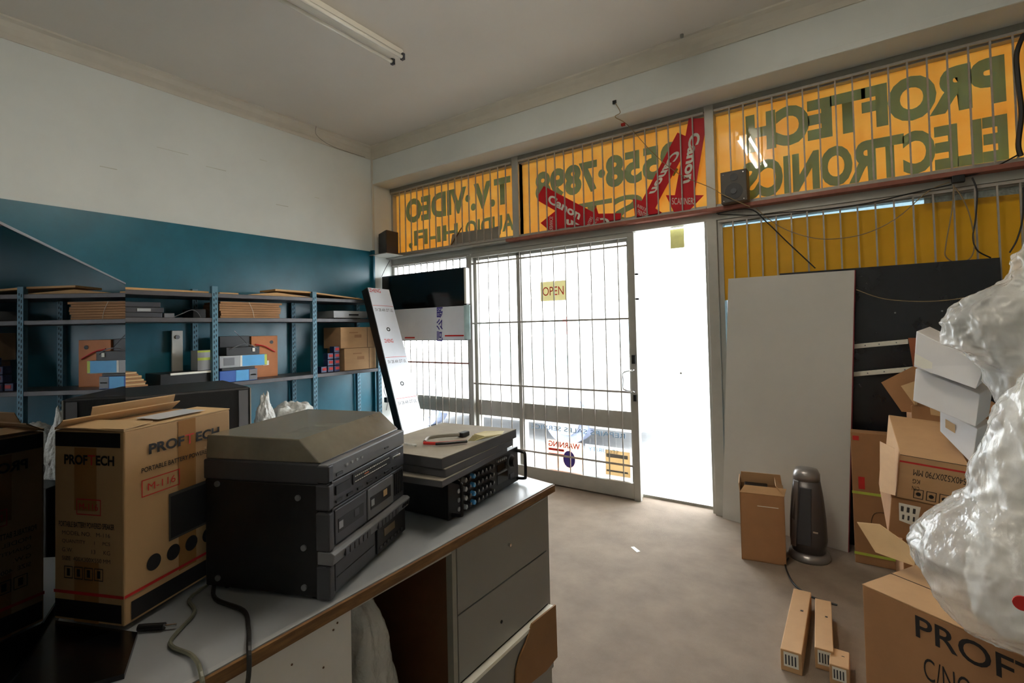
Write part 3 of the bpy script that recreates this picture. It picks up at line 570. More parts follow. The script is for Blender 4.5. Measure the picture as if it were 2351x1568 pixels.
cable('dark cable hanging behind the loop on the right window', [P(2232, 408), P(2243, 440), P(2240, 500), P(2234, 545), P(2244, 575), P(2275, 592)], .004)
cable('short looped cable at the far right of the yellow sheet', [P(2349, 430), P(2348, 500), P(2335, 550), P(2318, 580)], .004)
cable('thin cable drooping across the black panel', [at(1966, 665, 1, 3.70), at(2030, 686, 1, 3.69), at(2120, 692, 1, 3.69), at(2200, 686, 1, 3.69), at(2280, 670, 1, 3.69)], .0025, m_cabt)
tag(recenter(MB().box((P(2165, 0).x, 3.79, 2.185), (P(2195, 0).x, 3.82, 2.228)).out('power_adapter', m_blk, None, .004)), 'black power adapter hanging under the red rail', 'adapter')
cable('thin wires hanging from the corner speaker to the television', [at(895, 598, 1, 3.70), at(884, 618, 1, 3.72), at(872, 645, 1, 3.74)], .003)
cable('thin broken wire at the ceiling above the blue wall', [(LX+.1, 2.86, CZ-.004), (LX+.05, 2.9, CZ-.07), (LX+.03, 3.1, CZ-.12), (LX+.03, 3.5, CZ-.12)], .0015)
tag(recenter(MB().cyl((-.946, 3.5, CZ), (-.946, 3.5, CZ-.02), .012).out('ceiling_hook', m_alud)), 'tiny hook on the ceiling near the bulkhead', 'hook')

# ------------------------------------------------------------------ boards and things by the right window
t = thing('grey_board', 'tall pale grey laminate door panel leaning on the right window', 'panel', (-.45, 3.75, 0))
BL, BR, TL, TR = at(1659, 1190, 2, .0), at(1947, 1268, 2, .0), at(1672, 640, 1, 3.835), at(1962, 620, 1, 3.70)
nb = (BR-BL).cross(TL-BL).normalized(); nb = -nb if nb.y < 0 else nb; nb *= .018
MB().hexa([BL, BR, BR+nb, BL+nb, TL, TR, TR+nb, TL+nb]).out('board', m_board, t)
ex = (TR-TL).normalized()*.004
MB().hexa([BR, BR+ex, BR+ex+nb, BR+nb, TR, TR+ex, TR+ex+nb, TR+nb]).out('red_edging', mat('maroon_edge', (128, 44, 48), .5), t)
t = thing('laminate_sheet', 'large black laminate panel with two drawer runners behind the grey board', 'panel', (.2, 3.75, .6))
MB().hexa([(-.43, 3.785, .0), (.68, 3.785, 0), (.68, 3.81, 0), (-.43, 3.81, 0), (-.43, 3.805, 1.738), (.655, 3.805, 1.738), (.655, 3.83, 1.738), (-.43, 3.83, 1.738)]).out('panel', m_navy, t)
for (a, c, e_, f_) in ((1955, 796, 2085, 784), (1955, 860, 2110, 846)):
    p, q = at(a, c, 1, 3.77), at(e_, f_, 1, 3.77)
    r = MB(); r.hexa([p-Z*.014, q-Z*.014, q-Z*.014+Y*.018, p-Z*.014+Y*.018, p+Z*.014, q+Z*.014, q+Z*.014+Y*.018, p+Z*.014+Y*.018]); rr = r.out('drawer_runner', m_wht, t, bevel=.002)
    for k in (.25, .5, .8): w = p.lerp(q, k); MB().cyl(w-Y*.001, w-Y*.0025, .004, seg=8).out('screw', m_mgr, rr)
for a, c in ((2055, 718), (2163, 714)): w = at(a, c, 1, 3.785); MB().cyl(w, w-Y*.003, .005, seg=8).out('screw', m_mgr, t)
# small carton and the tower heater
def opencarton(label, px, m, tint=None):
    pass
cA = at(1703, 1283, 2, 0); cB = at(1806, 1300, 2, 0); cd = (cB-cA); cp = Vector((-cd.y, cd.x, 0)).normalized()*.22; hC = .395
t = thing('open_carton', 'tall open brown carton standing in front of the grey board', 'carton', ((cA+cB)/2+cp/2))
w_ = .004
b = MB(); 
def wallq(p, q, z0, z1, b, th=.004):
    d = (q-p).normalized(); n_ = Vector((-d.y, d.x, 0))*th; b.hexa([up(p, z0), up(q, z0), up(q+n_, z0), up(p+n_, z0), up(p, z1), up(q, z1), up(q+n_, z1), up(p+n_, z1)])
wallq(cA, cB, .0, hC, b); wallq(cB, cB+cp, .0, hC, b); wallq(cB+cp, cA+cp, .0, hC, b); wallq(cA+cp, cA, .0, hC, b)
hz([cA, cB, cB+cp, cA+cp], .0, .005, b); b.out('box', m_card2, t)
def flap(p, q, d, name='flap', m=m_card, par=None, th=.004):
    n_ = (q-p).cross(d).normalized()*th; MB().hexa([p, q, q+n_, p+n_, p+d+(q-p)*.03, q+d-(q-p)*.03, q+d+n_-(q-p)*.03, p+d+n_+(q-p)*.03]).out(name, m, par)
flap(up(cA, hC), up(cB, hC), Vector((.015, .04, .035)), par=t); flap(up(cA+cp, hC), up(cB+cp, hC), Vector((0, -.01, .07)), par=t)
flap(up(cA, hC), up(cA+cp, hC), Vector((-.005, .0, .05)), par=t); flap(up(cB, hC), up(cB+cp, hC), Vector((-.045, .01, .05)), par=t)
hz([cA.lerp(cB, .1)+cp*.2, cB.lerp(cA, .35)+cp*.2, cB.lerp(cA, .35)+cp*.9, cA.lerp(cB, .1)+cp*.9], .01, hC+.012).out('black_contents', m_blk, t, bevel=.005)
MB().box((0, 0, 0), (.11, .001, .004), M3((cA.lerp(cB, .4)-Y*.003+Z*.325), cd.normalized(), (0, -1, 0), Z)).out('tape_scrap', m_wht, t)
t = thing('tower_heater', 'silver grey tower fan heater on a round base beside the open carton', 'heater', (-.262, 3.47, 0))
hc_ = Vector((-.285, 3.45, 0))
def ring(z, rx, ry, n=28, c=hc_, sq=2.4): 
    out = []
    for k in range(n):
        a = 2*math.pi*k/n; ca, sa = math.cos(a), math.sin(a)
        out.append(Vector((c.x+rx*abs(ca)**(2/sq)*math.copysign(1, ca), c.y+ry*abs(sa)**(2/sq)*math.copysign(1, sa), z)))
    return out
def loft(rings, b=None):
    b = b or MB(); n = len(rings[0]); vs = [v for r in rings for v in r]
    fs = [(i*n+k, i*n+(k+1) % n, (i+1)*n+(k+1) % n, (i+1)*n+k) for i in range(len(rings)-1) for k in range(n)]+[tuple(range(n-1, -1, -1)), tuple(range((len(rings)-1)*n, len(rings)*n))]
    return b.add(vs, fs)
loft([ring(0, .105, .105, sq=2), ring(.012, .11, .11, sq=2), ring(.035, .105, .105, sq=2), ring(.05, .06, .06, sq=2)]).out('base', m_silv, t, smooth=True)
loft([ring(.05, .088, .085), ring(.12, .098, .09), ring(.24, .094, .088), ring(.36, .084, .08), ring(.465, .07, .072)]).out('body', m_dsilv, t, smooth=True)
loft([ring(.465, .071, .073), ring(.50, .07, .07), ring(.525, .058, .058), ring(.532, .03, .03)]).out('cap', m_silv, t, smooth=True)
def hs(p0, z): return Vector((hc_.x+p0[0], hc_.y+p0[1], z))
MB().hexa([hs((-.055, -.093), .10), hs((.02, -.098), .10), hs((.02, -.08), .10), hs((-.055, -.075), .10), hs((-.03, -.078), .43), hs((.03, -.08), .43), hs((.03, -.06), .43), hs((-.03, -.06), .43)]).out('front_grille', m_dgr, t, bevel=.004)
MB().hexa([hs((-.088, -.065), .08), hs((-.06, -.09), .08), hs((-.06, -.07), .08), hs((-.088, -.05), .08), hs((-.062, -.05), .465), hs((-.035, -.074), .465), hs((-.035, -.06), .465), hs((-.062, -.04), .465)]).out('silver_ridge', m_silv, t, bevel=.004)
MB().box((hc_.x+.03, hc_.y-.09, .18), (hc_.x+.055, hc_.y-.082, .19)).out('badge', m_chr, t)
cable('black heater cord curling over the carpet', [(-.385, 3.36, .006), (-.39, 3.25, .006), (-.33, 3.05, .006), (-.24, 2.95, .006), (-.13, 2.93, .006)], .005)
# tall flat carton with straps
t = thing('strapped_carton', 'tall brown carton with lime straps standing behind the stacked cartons', 'carton', (.05, 3.7, 0))
MB().box((-.06, 3.52, 0), (.30, 3.62, .755)).out('box', m_card2, t, bevel=.004)
for z_ in (.05, .40): MB().box((-.062, 3.5185, z_), (.302, 3.52, z_+.015)).out('strap', m_lime, t)
MB().box((-.03, 3.5185, .43), (.0, 3.52, .50)).out('red_print', m_redink, t); MB().box((-.05, 3.5185, .71), (-.02, 3.52, .735)).out('red_print', m_redink, t)
MB().tube([(.12, 3.518, .1), (.03, 3.518, .12), (.02, 3.518, .2), (.04, 3.518, .3), (.12, 3.518, .31)], .0012).out('outline_print', m_ink, t)

# ------------------------------------------------------------------ right hand pile
def fit(px, ys): return [at(a, c, 1, y) for (a, c), y in zip(px, ys)]
def tilted(label, top, ys, hgt, m, name='cardboard_carton', cat='carton', lean=(0, 0, 0), group=None, bev=.003):
    """top: back-left, front-left, front-right, back-right in the picture; ys: their depths"""
    T = fit(top, ys); T[3] = T[0]+(T[2]-T[1])
    d = (T[2]-T[1]).cross(T[0]-T[1]).normalized(); d = -d if d.z > 0 else d
    d = (d+Vector(lean)).normalized()*hgt
    Bt = [p+d for p in T]
    c = sum(Bt, Vector())/4
    t = thing(name, label, cat, (c.x, c.y, min(p.z for p in Bt)), group)
    MB().hexa(Bt+T).out('box', m, t, bevel=bev)
    return t, T, Bt
t, T, Bt = tilted('upper brown carton with a red line and upside down size print in the right pile', [(2040, 952), (2067, 1043), (2226, 1070), (2157, 958)], [2.95, 2.5, 2.5, 2.95], .185, m_card)
def onf(a, b, c, d, u, v): return (a+(b-a)*u)*(1-v)+(c+(d-c)*u)*v       # a,b top; c,d bottom
fr = lambda u, v: onf(T[1], T[2], Bt[1], Bt[2], u, v)
nf = (T[2]-T[1]).cross(Bt[1]-T[1]).normalized(); nf = -nf if nf.dot(CAMP-T[1]) < 0 else nf
def quadpart(ps, m, par, name, off=.001):
    MB().add([p+nf*off for p in ps], [(0, 1, 2, 3)]).out(name, m, par, fix=False)
quadpart([fr(.0, .13), fr(1, .13), fr(1, .17), fr(0, .17)], m_redink, t, 'red_line')
quadpart([fr(.0, .0), fr(1, .0), fr(1, .012), fr(0, .012)], m_ink, t, 'lid_edge')
text('540X520X790 MM', fr(.98, .28), fr(.22, .28), fr(.98, .42), m_ink, t, n=nf, name='printing', bold=0); text('KG', fr(.33, .50), fr(.22, .50), fr(.33, .60), m_ink, t, n=nf, name='printing', bold=0)
text('CTN', fr(.33, .66), fr(.22, .66), fr(.33, .76), m_ink, t, n=nf, name='printing', bold=0)
for k in range(4):
    u = .25+k*.19
    for (a, c, e_, f_) in ((0, 0, .15, .015), (0, .2, .15, .215), (0, 0, .012, .215), (.138, 0, .15, .215)): quadpart([fr(u+a, .72+c), fr(u+e_, .72+c), fr(u+e_, .72+f_), fr(u+a, .72+f_)], m_ink, t, 'symbol_frame')
    q0 = fr(u+.075, .83); MB().cyl(q0+nf*.0005, q0+nf*.0015, .008, seg=10).out('symbol', m_ink, t)
dn_ = (Bt[1]-T[1]).normalized(); uT = [p+dn_*.004 for p in Bt]; uT = [uT[0]+(uT[1]-uT[2])*.08, uT[1]+(uT[1]-uT[2])*.08, uT[2]-(uT[2]-uT[1])*.06, uT[3]-(uT[3]-uT[0])*.06]; uB = [p+dn_*.17 for p in uT]
t = thing('cardboard_carton', 'lower brown carton with a white label sticker under the red lined one', 'carton', sum(uB, Vector())/4); MB().hexa(uB+uT).out('box', m_card2, t, bevel=.003); T, Bt = uT, uB
fr = lambda u, v, T=T, Bt=Bt: onf(T[1], T[2], Bt[1], Bt[2], u, v)
nf = (T[2]-T[1]).cross(Bt[1]-T[1]).normalized(); nf = -nf if nf.dot(CAMP-T[1]) < 0 else nf
quadpart([fr(.12, .1), fr(.45, .1), fr(.42, .62), fr(.15, .55)], m_wht, t, 'label_sticker')
for k in range(3): 
    quadpart([fr(.16+k*.09, .17), fr(.20+k*.09, .17), fr(.20+k*.09, .30), fr(.16+k*.09, .30)], m_dgr, t, 'bar_print', .002); quadpart([fr(.19+k*.08, .38), fr(.22+k*.08, .38), fr(.22+k*.08, .50), fr(.19+k*.08, .50)], m_dgr, t, 'bar_print', .002)
fp = fit([(2020, 1013), (2054, 1030), (2056, 1138), (2020, 1128)], [2.6, 2.45, 2.45, 2.6]); MB().prism(fp, (.0, .004, 0)).out('side_flap', m_card, t)
LB = min(p.z for p in Bt)
# dark open carton behind the white boxes
t = thing('open_carton', 'dark brown open carton with bent flaps behind the white boxes', 'carton', (.25, 3.1, .85))
MB().prism(fit([(2023, 878), (2098, 840), (2150, 900), (2136, 950), (2070, 945)], [3.0]*5), (.02, .01, 0)).out('flap', m_card2, t)
MB().prism(fit([(2068, 886), (2100, 875), (2100, 930)], [2.95]*3), (.01, .01, 0)).out('flap', m_card3, t)
MB().prism(fit([(2085, 776), (2104, 776), (2104, 850), (2096, 840)], [3.2]*4), (.01, .02, 0)).out('flap', mat('rust_card', (150, 84, 52), .7), t)
MB().box((.19, 2.98, .62), (.52, 3.3, 1.0)).out('box', m_card2, t, bevel=.004)
MB().prism(fit([(2134, 930), (2160, 938), (2160, 956), (2137, 952)], [2.9]*4), (.01, .02, 0)).out('flap', m_card3, t)
t0 = thing('support_carton', 'plain brown carton at the bottom of the right pile', 'carton', (.35, 3.0, 0)); MB().box((.12, 2.62, 0), (.75, 3.3, .50)).out('box', m_card2, t0, bevel=.004)
# white boxes
def sheetbox(label, px, ys, dvec, m):
    T_ = fit(px, ys); t = thing('white_box', label, 'box', (sum((p.x for p in T_))/4, sum((p.y for p in T_))/4+.1, min(p.z for p in T_)), 'white boxes in the right pile')
    D = Vector(dvec); MB().hexa([T_[3], T_[2], T_[2]+D, T_[3]+D, T_[0], T_[1], T_[1]+D, T_[0]+D]).out('box', m, t, bevel=.003); return t, T_
t, T = sheetbox('topmost white box with a small label under the plastic sheeting', [(2104, 760), (2262, 838), (2240, 893), (2098, 842)], [2.5, 2.36, 2.36, 2.5], (.06, .22, .015), m_whb)
L_ = [T[0].lerp(T[3], .62), T[0].lerp(T[3], .92), None, None]; e1 = (T[1]-T[0])*.28
MB().add([L_[0]-Y*.002, L_[0]+e1-Y*.002, L_[1]+e1-Y*.002, L_[1]-Y*.002], [(0, 1, 2, 3)]).out('label_sticker', m_wht, t, fix=False)
sheetbox('white box directly beneath the topmost white box', [(2102, 846), (2250, 905), (2240, 980), (2096, 920)], [2.56, 2.42, 2.42, 2.56], (.07, .22, .01), m_whb)
t, T = sheetbox('lowest white box leaning behind the red lined carton', [(2158, 935), (2245, 985), (2232, 1066), (2158, 990)], [2.62, 2.5, 2.5, 2.62], (.07, .2, 0), m_whb)
e1 = (T[1]-T[0])*.3; q0 = T[0].lerp(T[3], .35); q1 = T[0].lerp(T[3], .7)
MB().add([q0+e1*.5-Y*.002, q0+e1*1.4-Y*.002, q1+e1*1.4-Y*.002, q1+e1*.5-Y*.002], [(0, 1, 2, 3)]).out('label_sticker', m_card3, t, fix=False)
# big printed carton lower right
gz = .40
F0 = Vector((.00, 2.30, 0)); F1 = at(2112, 1402, 2, gz); F2 = at(2351, 1508, 2, gz); ed = Vector((F2.x-F1.x, F2.y-F1.y, 0)).normalized()
G0 = up(F1, 0)-ed*.19; G1 = up(F1, 0)+ed*.60; gd = Vector((-ed.y, ed.x, 0))*.36
t = thing('printed_carton', 'big brown carton lettered C/NO at the lower right corner', 'carton', ((G0+G1)/2+gd/2))
hz([G0, G1, G1+gd, G0+gd], 0, gz).out('box', [m_card2], t, bevel=.004)
hz([G0-Z*0, G1, G1+gd, G0+gd], gz+.0005, gz+.004).out('top_flaps', m_card, t)
hz([G0+gd*.5, G1+gd*.5, G1+gd*.51, G0+gd*.51], gz+.004, gz+.005).out('flap_seam', m_ink, t)
gp = lambda s_, z_: up(F1+ed*s_, z_)
text('PROFTECH', gp(-.015, gz-.095), gp(.52, gz-.095), gp(-.015, gz-.02), m_ink, t, bold=.01, name='printing'); text('C/NO.', gp(.005, gz-.225), gp(.15, gz-.225), gp(.005, gz-.15), m_ink, t, bold=-.005, name='printing')
# loose flap between piles
t = thing('cardboard_flap', 'loose pale cardboard flap lying between the stacked cartons and the printed carton', 'cardboard', (.1, 2.9, .2))
MB().prism([at(1968, 1200, 1, 2.60), at(2020, 1205, 1, 2.56), at(2100, 1262, 1, 2.46), at(2100, 1300, 1, 2.44), at(2010, 1268, 1, 2.52)], (0, .004, .002)).out('flap', m_card3, t)
# slim cartons on the carpet
def slim(label, px, d=(.17, .62), w=.075, h=.085, tilt=0):
    p = at(*px, 2, 0); D = Vector((d[0], d[1], 0)); s_ = Vector((D.y, -D.x, 0)).normalized()*w
    t = thing('slim_carton', label, 'carton', (p+s_/2+D/2), 'slim cartons on the carpet')
    hz([p, p+s_, p+s_+D, p+D], .0, h).out('box', m_card, t, bevel=.003)
    nrm = -D.normalized(); a = p+s_*.15+nrm*.001; c = p+s_*.85+nrm*.001
    MB().add([up(a, h*.25), up(c, h*.25), up(c, h*.92), up(a, h*.92)], [(0, 1, 2, 3)]).out('label_sticker', m_wht, t, fix=False)
    for k in range(4): 
        a = p+s_*(.22+k*.15)+nrm*.002; c = a+s_*.07; MB().add([up(a, h*.35), up(c, h*.35), up(c, h*.8), up(a, h*.8)], [(0, 1, 2, 3)]).out('bar_print', m_dgr, t, fix=False)
    q = p+D*.62+s_*.6; hz([q, q+s_*.15, q+s_*.15+D*.02, q+D*.02], h, h+.001).out('mark', m_ink, t)
p_ = at(1793, 1537, 2, 0); q_ = at(1822, 1350, 2, .085); slim('slim brown carton with a barcode end, leftmost of those on the carpet', (1793, 1537), (q_.x-p_.x, q_.y-p_.y))
slim('slim brown carton with a barcode end, middle of those on the carpet', (1872, 1534), (q_.x-p_.x-.02, .42), .065)
slim('slim brown carton with a barcode end, rightmost beside the printed carton', (1905, 1568), (.0, .12), .065, .075)
tag(recenter(MB().prism([at(a, c, 2, .001) for a, c in ((1448, 1256), (1456, 1255), (1470, 1266), (1462, 1268))], (0, 0, .001)).out('paper_scrap', m_wht)), 'small white paper scrap lying on the carpet', 'paper')
tag(recenter(MB().box((.08, 1.95, 0), (.28, 2.03, .07)).out('pale_block', m_whb, None, .004)), 'pale block on the carpet before the printed carton', 'block')

# plastic sheeting and foam bag
def prof_loft(L, R, n, seed, depth, y0, amp):
    """closed crumpled bag: L,R picture outline points (same count)"""
    rings = []; N = 140; rows = []
    def interp(A_, u):
        k = u*(len(A_)-1); i = min(int(k), len(A_)-2); f_ = k-i; return (A_[i][0]*(1-f_)+A_[i+1][0]*f_, A_[i][1]*(1-f_)+A_[i+1][1]*f_)
    for i in range(n+1):
        u = i/n; a, c = interp(L, u), interp(R, u); pa, pc = at(*a, 1, y0), at(*c, 1, y0); m_ = (pa+pc)/2; w = (pc-pa).length/2; z = m_.z
        ax = (pc-pa).normalized(); dd = min(depth, w*1.1); row_ = []
        for k in range(N):
            th_ = 2*math.pi*k/N; q = m_+ax*math.cos(th_)*w+Y*math.sin(th_)*dd
            s_ = q*4.0+Vector((seed, seed*2, seed*3)); s2_ = Vector((q.x*13, q.y*13, q.z*4+seed))
            s3_ = Vector((q.x*15+q.z*5, q.y*5, q.z*3-q.x*2.5+seed)); kk = amp*(noise.noise(s_)*1.1-abs(noise.noise(s2_*.6))*.9-abs(noise.noise(s3_))*.8-abs(noise.noise(s3_*2.1))*.5-abs(noise.noise(q*15))*.7-abs(noise.noise(q*31))*.3+.8)
            row_.append(q+(q-m_).normalized()*kk)
        rows.append(row_)
    return loft(rows)
t = thing('plastic_sheeting', 'heap of clear crumpled plastic sheeting over the white boxes at right', 'plastic', (.5, 2.3, .8))
prof_loft([(2356, 545), (2306, 598), (2300, 640), (2205, 690), (2150, 740), (2160, 790), (2215, 810), (2270, 850), (2290, 930)], [(2440, 540), (2470, 600), (2500, 640), (2520, 700), (2530, 760), (2530, 800), (2530, 840), (2530, 880), (2530, 930)], 130, 2.0, .16, 2.25, .03).out('film', m_film, t, smooth=True)
prof_loft([(2380, 600), (2330, 650), (2270, 700), (2220, 745), (2230, 785), (2280, 820), (2310, 870)], [(2560, 600)]*7, 80, 7.0, .12, 2.3, .035).out('inner_film', m_film2, t, smooth=True)
t = thing('foam_bag', 'big clear plastic bag filled with white foam wrap at the right edge', 'bag', (.6, 2.0, .42))
prof_loft([(2330, 860), (2262, 960), (2240, 1060), (2225, 1135), (2140, 1185), (2092, 1240), (2108, 1310), (2150, 1385), (2240, 1440), (2330, 1462)], [(2560, 860), (2580, 960), (2590, 1060), (2600, 1140), (2600, 1200), (2600, 1260), (2600, 1320), (2590, 1390), (2560, 1440), (2480, 1470)], 150, 5.0, .26, 1.95, .022).out('bag', m_film, t, smooth=True)
prof_loft([(2350, 880), (2290, 960), (2262, 1060), (2250, 1150), (2240, 1240), (2225, 1320), (2230, 1390), (2280, 1435)], [(2540, 880), (2560, 960), (2570, 1060), (2570, 1150), (2570, 1240), (2570, 1320), (2560, 1390), (2520, 1435)], 110, 11.0, .2, 1.98, .03).out('foam_filling', m_foam, t, smooth=True)
w = at(2346, 1384, 1, 1.665); MB().cyl(w, w-Y*.004, .017, seg=20).out('red_sticker', m_redink, t)

# ------------------------------------------------------------------ counter
CT = .82; c0x, c1x = -.925, -1.70
t = thing('counter', 'long grey laminate counter with worn wooden edge and drawers', 'counter', (-1.3, .9, 0))
CY0, CY1 = -.5, 1.605
tp = [Vector((c0x+.005, CY0, 0)), Vector((-.951, CY1, 0)), Vector((c1x, CY1+.14, 0)), Vector((c1x, CY0, 0))]
hz(tp, CT-.024, CT).out('worktop', m_lam, t, bevel=.002)
fx = c0x+.005
def fe(y): return tp[0].lerp(tp[1], (y-CY0)/(CY1-CY0))
a, c = tp[0], tp[1]
hz([a, c, c+X*.008, a+X*.008], CT-.026, CT-.002).out('front_edging', m_edge, t)
hz([c, c+Y*.006, tp[2]+Y*.006, tp[2]], CT-.026, CT-.002).out('end_edging', m_edge, t)
hz([a+X*.0005, c+X*.0005, c-X*.012, a-X*.012], CT, CT+.0008).out('light_border', m_lgr, t)
ins = -.942
bx = lambda y0, y1, z0, z1, x0=ins, x1=ins-.018: MB().box((x1, y0, z0), (x0, y1, z1))
bx(CY0, .70, 0, CT-.025).out('front_panel', m_whp, t)
bx(1.028, 1.045, 0, CT-.025, ins+.004, c1x+.02).out('divider', m_alud, t)
bx(1.535, 1.553, 0, CT-.025, ins-.002, c1x+.02).out('end_panel', m_lamf, t)
bx(CY0, 1.535, 0, CT-.025, c1x+.035, c1x+.02).out('back_panel', m_brown, t)
bx(.685, .7, 0, CT-.025, ins-.018, c1x+.035).out('inner_side', m_brown, t); bx(1.0275, 1.028, 0, CT-.03, ins-.018, c1x+.035).out('inner_side', m_brown, t)
bx(.70, 1.028, .0, .018, ins-.02, c1x+.035).out('plinth_shelf', m_brown, t)
bx(.70, 1.028, CT-.034, CT-.026, ins+.003, ins-.005).out('metal_lip', m_alu, t)
for k, (z0, z1) in enumerate(((.608, .792), (.420, .604))):
    d = bx(1.05, 1.532, z0, z1, ins+.003, ins-.015).out('drawer_front', m_lamf, t, bevel=.0015)
    MB().cyl((ins+.003, 1.297 if k == 0 else 1.25, (z0+z1)/2+(.012 if k == 0 else -.02)), (ins+.012 if k == 0 else ins+.005, 1.297 if k == 0 else 1.25, (z0+z1)/2+(.012 if k == 0 else -.02)), .005).out('knob', m_chr if k == 0 else m_ink, d)
d = bx(1.05, 1.535, .20, .408, ins+.018, ins).out('drawer_front', m_lamf, t, bevel=.0015); bx(1.05, 1.537, .403, .414, ins+.024, ins-.0).out('drawer_edge', m_wht, d)
zoomp = [(1040, 1120), (1050, 1420), (985, 1500), (900, 1568), (812, 1590), (815, 1500), (835, 1420), (870, 1340), (905, 1230)]
bp = [at(860+a/2.498, 940+c/2.498, 0, ins+.027) for a, c in zoomp]; MB().prism(bp, (-.006, 0, 0)).out('bare_wood_patch', m_edge if False else mat('bare_ply', (142, 102, 60), .7, var=.08), d)
bx(1.05, 1.535, .02, .196, ins+.003, ins-.015).out('drawer_front', m_lamf, t)
MB().box((ins+.003, 1.16, .745), (ins+.0035, 1.31, .746)).out('scratch', m_wht, t) if False else None
for (y_, z_) in ((.665, .775), (.655, .765), (.56, .745), (.63, .70), (.6, .655)): MB().cyl((ins, y_, z_), (ins+.001, y_, z_), .0022, seg=8).out('hole', m_brown, t)
# things under the counter
simple('plastic_bag', 'grey translucent plastic bag in the open bay under the counter', 'bag', blob((-1.07, .81, .47), (.105, .105, .27), 21, .22, 5, f=1.6, crease=.3, clipz=.02), m_film2, smooth=True)
simple('plastic_bag', 'green patterned bag at the bottom of the bay under the counter', 'bag', blob((-1.08, .86, .13), (.12, .14, .13), 31, .25, 5, f=2, clipz=.019), m_greenbag, smooth=True)

# ------------------------------------------------------------------ stereo music centre
Fp = Vector((-.945, .649, CT)); u_ = (Vector((-1.087, 1.004, 0))-Vector((-.945, .649, 0))); SW = u_.length; u_ = u_.normalized(); v_ = Vector((-u_.y, u_.x, 0)); SD = .32; SHh = .297
MS = M3(Fp, u_, v_, Z)
t = thing('stereo_system', 'black and grey stacked stereo with smoky turntable lid on the counter', 'stereo', Fp+u_*SW/2+v_*SD/2)
f0 = .028   # fascia depth
MB().box((0.002, f0, .01), (SW-.002, SD, SHh-.045), MS).out('cabinet', m_blk, t, bevel=.003)
MB().box((0, f0-.004, SHh-.045), (SW, SD+.003, SHh), MS).out('turntable_base', m_dgr, t, bevel=.004)
for a in (.03, SW-.03):
    for c in (.05, SD-.04): MB().cyl(MS @ Vector((a, c, 0)), MS @ Vector((a, c, .011)), .012).out('foot', m_blk, t)
for (c, zz) in ((.075, SHh-.075), (SD-.035, SHh-.055), (.062, .115), (.062, .03), (SD-.035, .03)): MB().cyl(MS @ Vector((0.002, c, zz)), MS @ Vector((-.002, c, zz)), .0065, seg=14).out('screw', m_mgr, t)
secs = [('tuner_fascia', .255, .295, .004, m_mgr), ('tuner_fascia', .195, .253, .006, m_dgr), ('cassette_fascia', .108, .193, .008, m_dgr), ('bottom_fascia', .005, .078, .008, m_dgr)]
def fb(a0, a1, z0, z1, d0, d1, nm, m, par, bv=.0015): return MB().box((a0, d0, z0), (a1, d1, z1), MS).out(nm, m, par, bevel=bv)
for nm, z0, z1, d, m in secs: fb(.002, SW-.002, z0, z1, d, f0+.002, nm, m, t, .003)
# jutting key strip
kp = [(-.004, .108), (-.012, .103), (-.006, .080), (f0+.002, .080), (f0+.002, .108)]
MB().prism([MS @ Vector((.002, a, c)) for a, c in kp], u_*(SW-.004)).out('key_strip', m_mgr, t, bevel=.002)
for z0, z1 in ((.257, .293), (.197, .251), (.110, .191), (.007, .076)): fb(.0, .020, z0, z1, -.001, f0+.004, 'corner_pillar', m_dgr, t, .003)
fb(.021, .025, .007, .293, .0045, .0075, 'groove', m_blk, t, 0)
# top strip
fb(.035, .06, .262, .268, .001, .004, 'button', m_blk, t, 0); fb(.26, .28, .268, .272, .001, .004, 'logo_plate', m_blk, t, 0)
for k in range(4): fb(.075+k*.022, .083+k*.022, .274, .279, .002, .004, 'mark', m_lgr, t, 0)
# tuner: dial window with scale, meters
fb(.105, SW-.09, .222, .245, .003, .006, 'dial_window', m_blk, t, 0); fb(.035, .095, .220, .240, .003, .006, 'level_display', m_blk, t, 0)
dd = MB()
for k in range(20): dd.box((.112+k*.0088, .0022, .238), (.117+k*.0088, .003, .240), MS)
for k in range(16): dd.box((.112+k*.010, .0022, .226), (.119+k*.010, .003, .2275), MS)
dd.out('dial_scale', m_wht, t); fb(.155, .175, .232, .234, .0018, .003, 'dial_pointer', mat('orange_pointer', (230, 120, 60), .4), t, 0)
fb(SW-.075, SW-.03, .228, .236, .003, .006, 'tuning_knob', m_chr, t); 
for k in range(7): fb(.035+k*.045, .058+k*.045, .203, .208, .0025, .006, 'button', m_blk, t, 0)
# cassette doors
for k in range(2):
    a = .03+k*.142
    dr = fb(a, a+.136, .113, .188, .004, .0085, 'cassette_door', m_mgr if k else m_dgr, t, .002)
    MB().box((a+.012, .0032, .135), (a+.12, .0042, .165), MS).out('cassette_window', m_blk, dr); MB().box((a+.014, .0026, .142), (a+.03, .0034, .158), MS).out('brand_square', m_lgr, dr)
    MB().box((a+.078, .0026, .146), (a+.098, .0034, .162), MS).out('cassette_label', m_card3 if k else m_dgr, dr)
for k in range(5): fb(.322+k*.011, .325+k*.011, .125, .185, .006, .0085, 'slider', m_blk, t, 0)
for k in range(2): 
    for j in range(6): MB().box((.045+k*.15+j*.019, -.0125, .084), (.061+k*.15+j*.019, -.007, .100), MS).out('key', m_dgr, t, bevel=.001)
for j in range(3): MB().box((.335+j*.014, -.0115, .088), (.344+j*.014, -.008, .098), MS).out('key', m_blk, t)
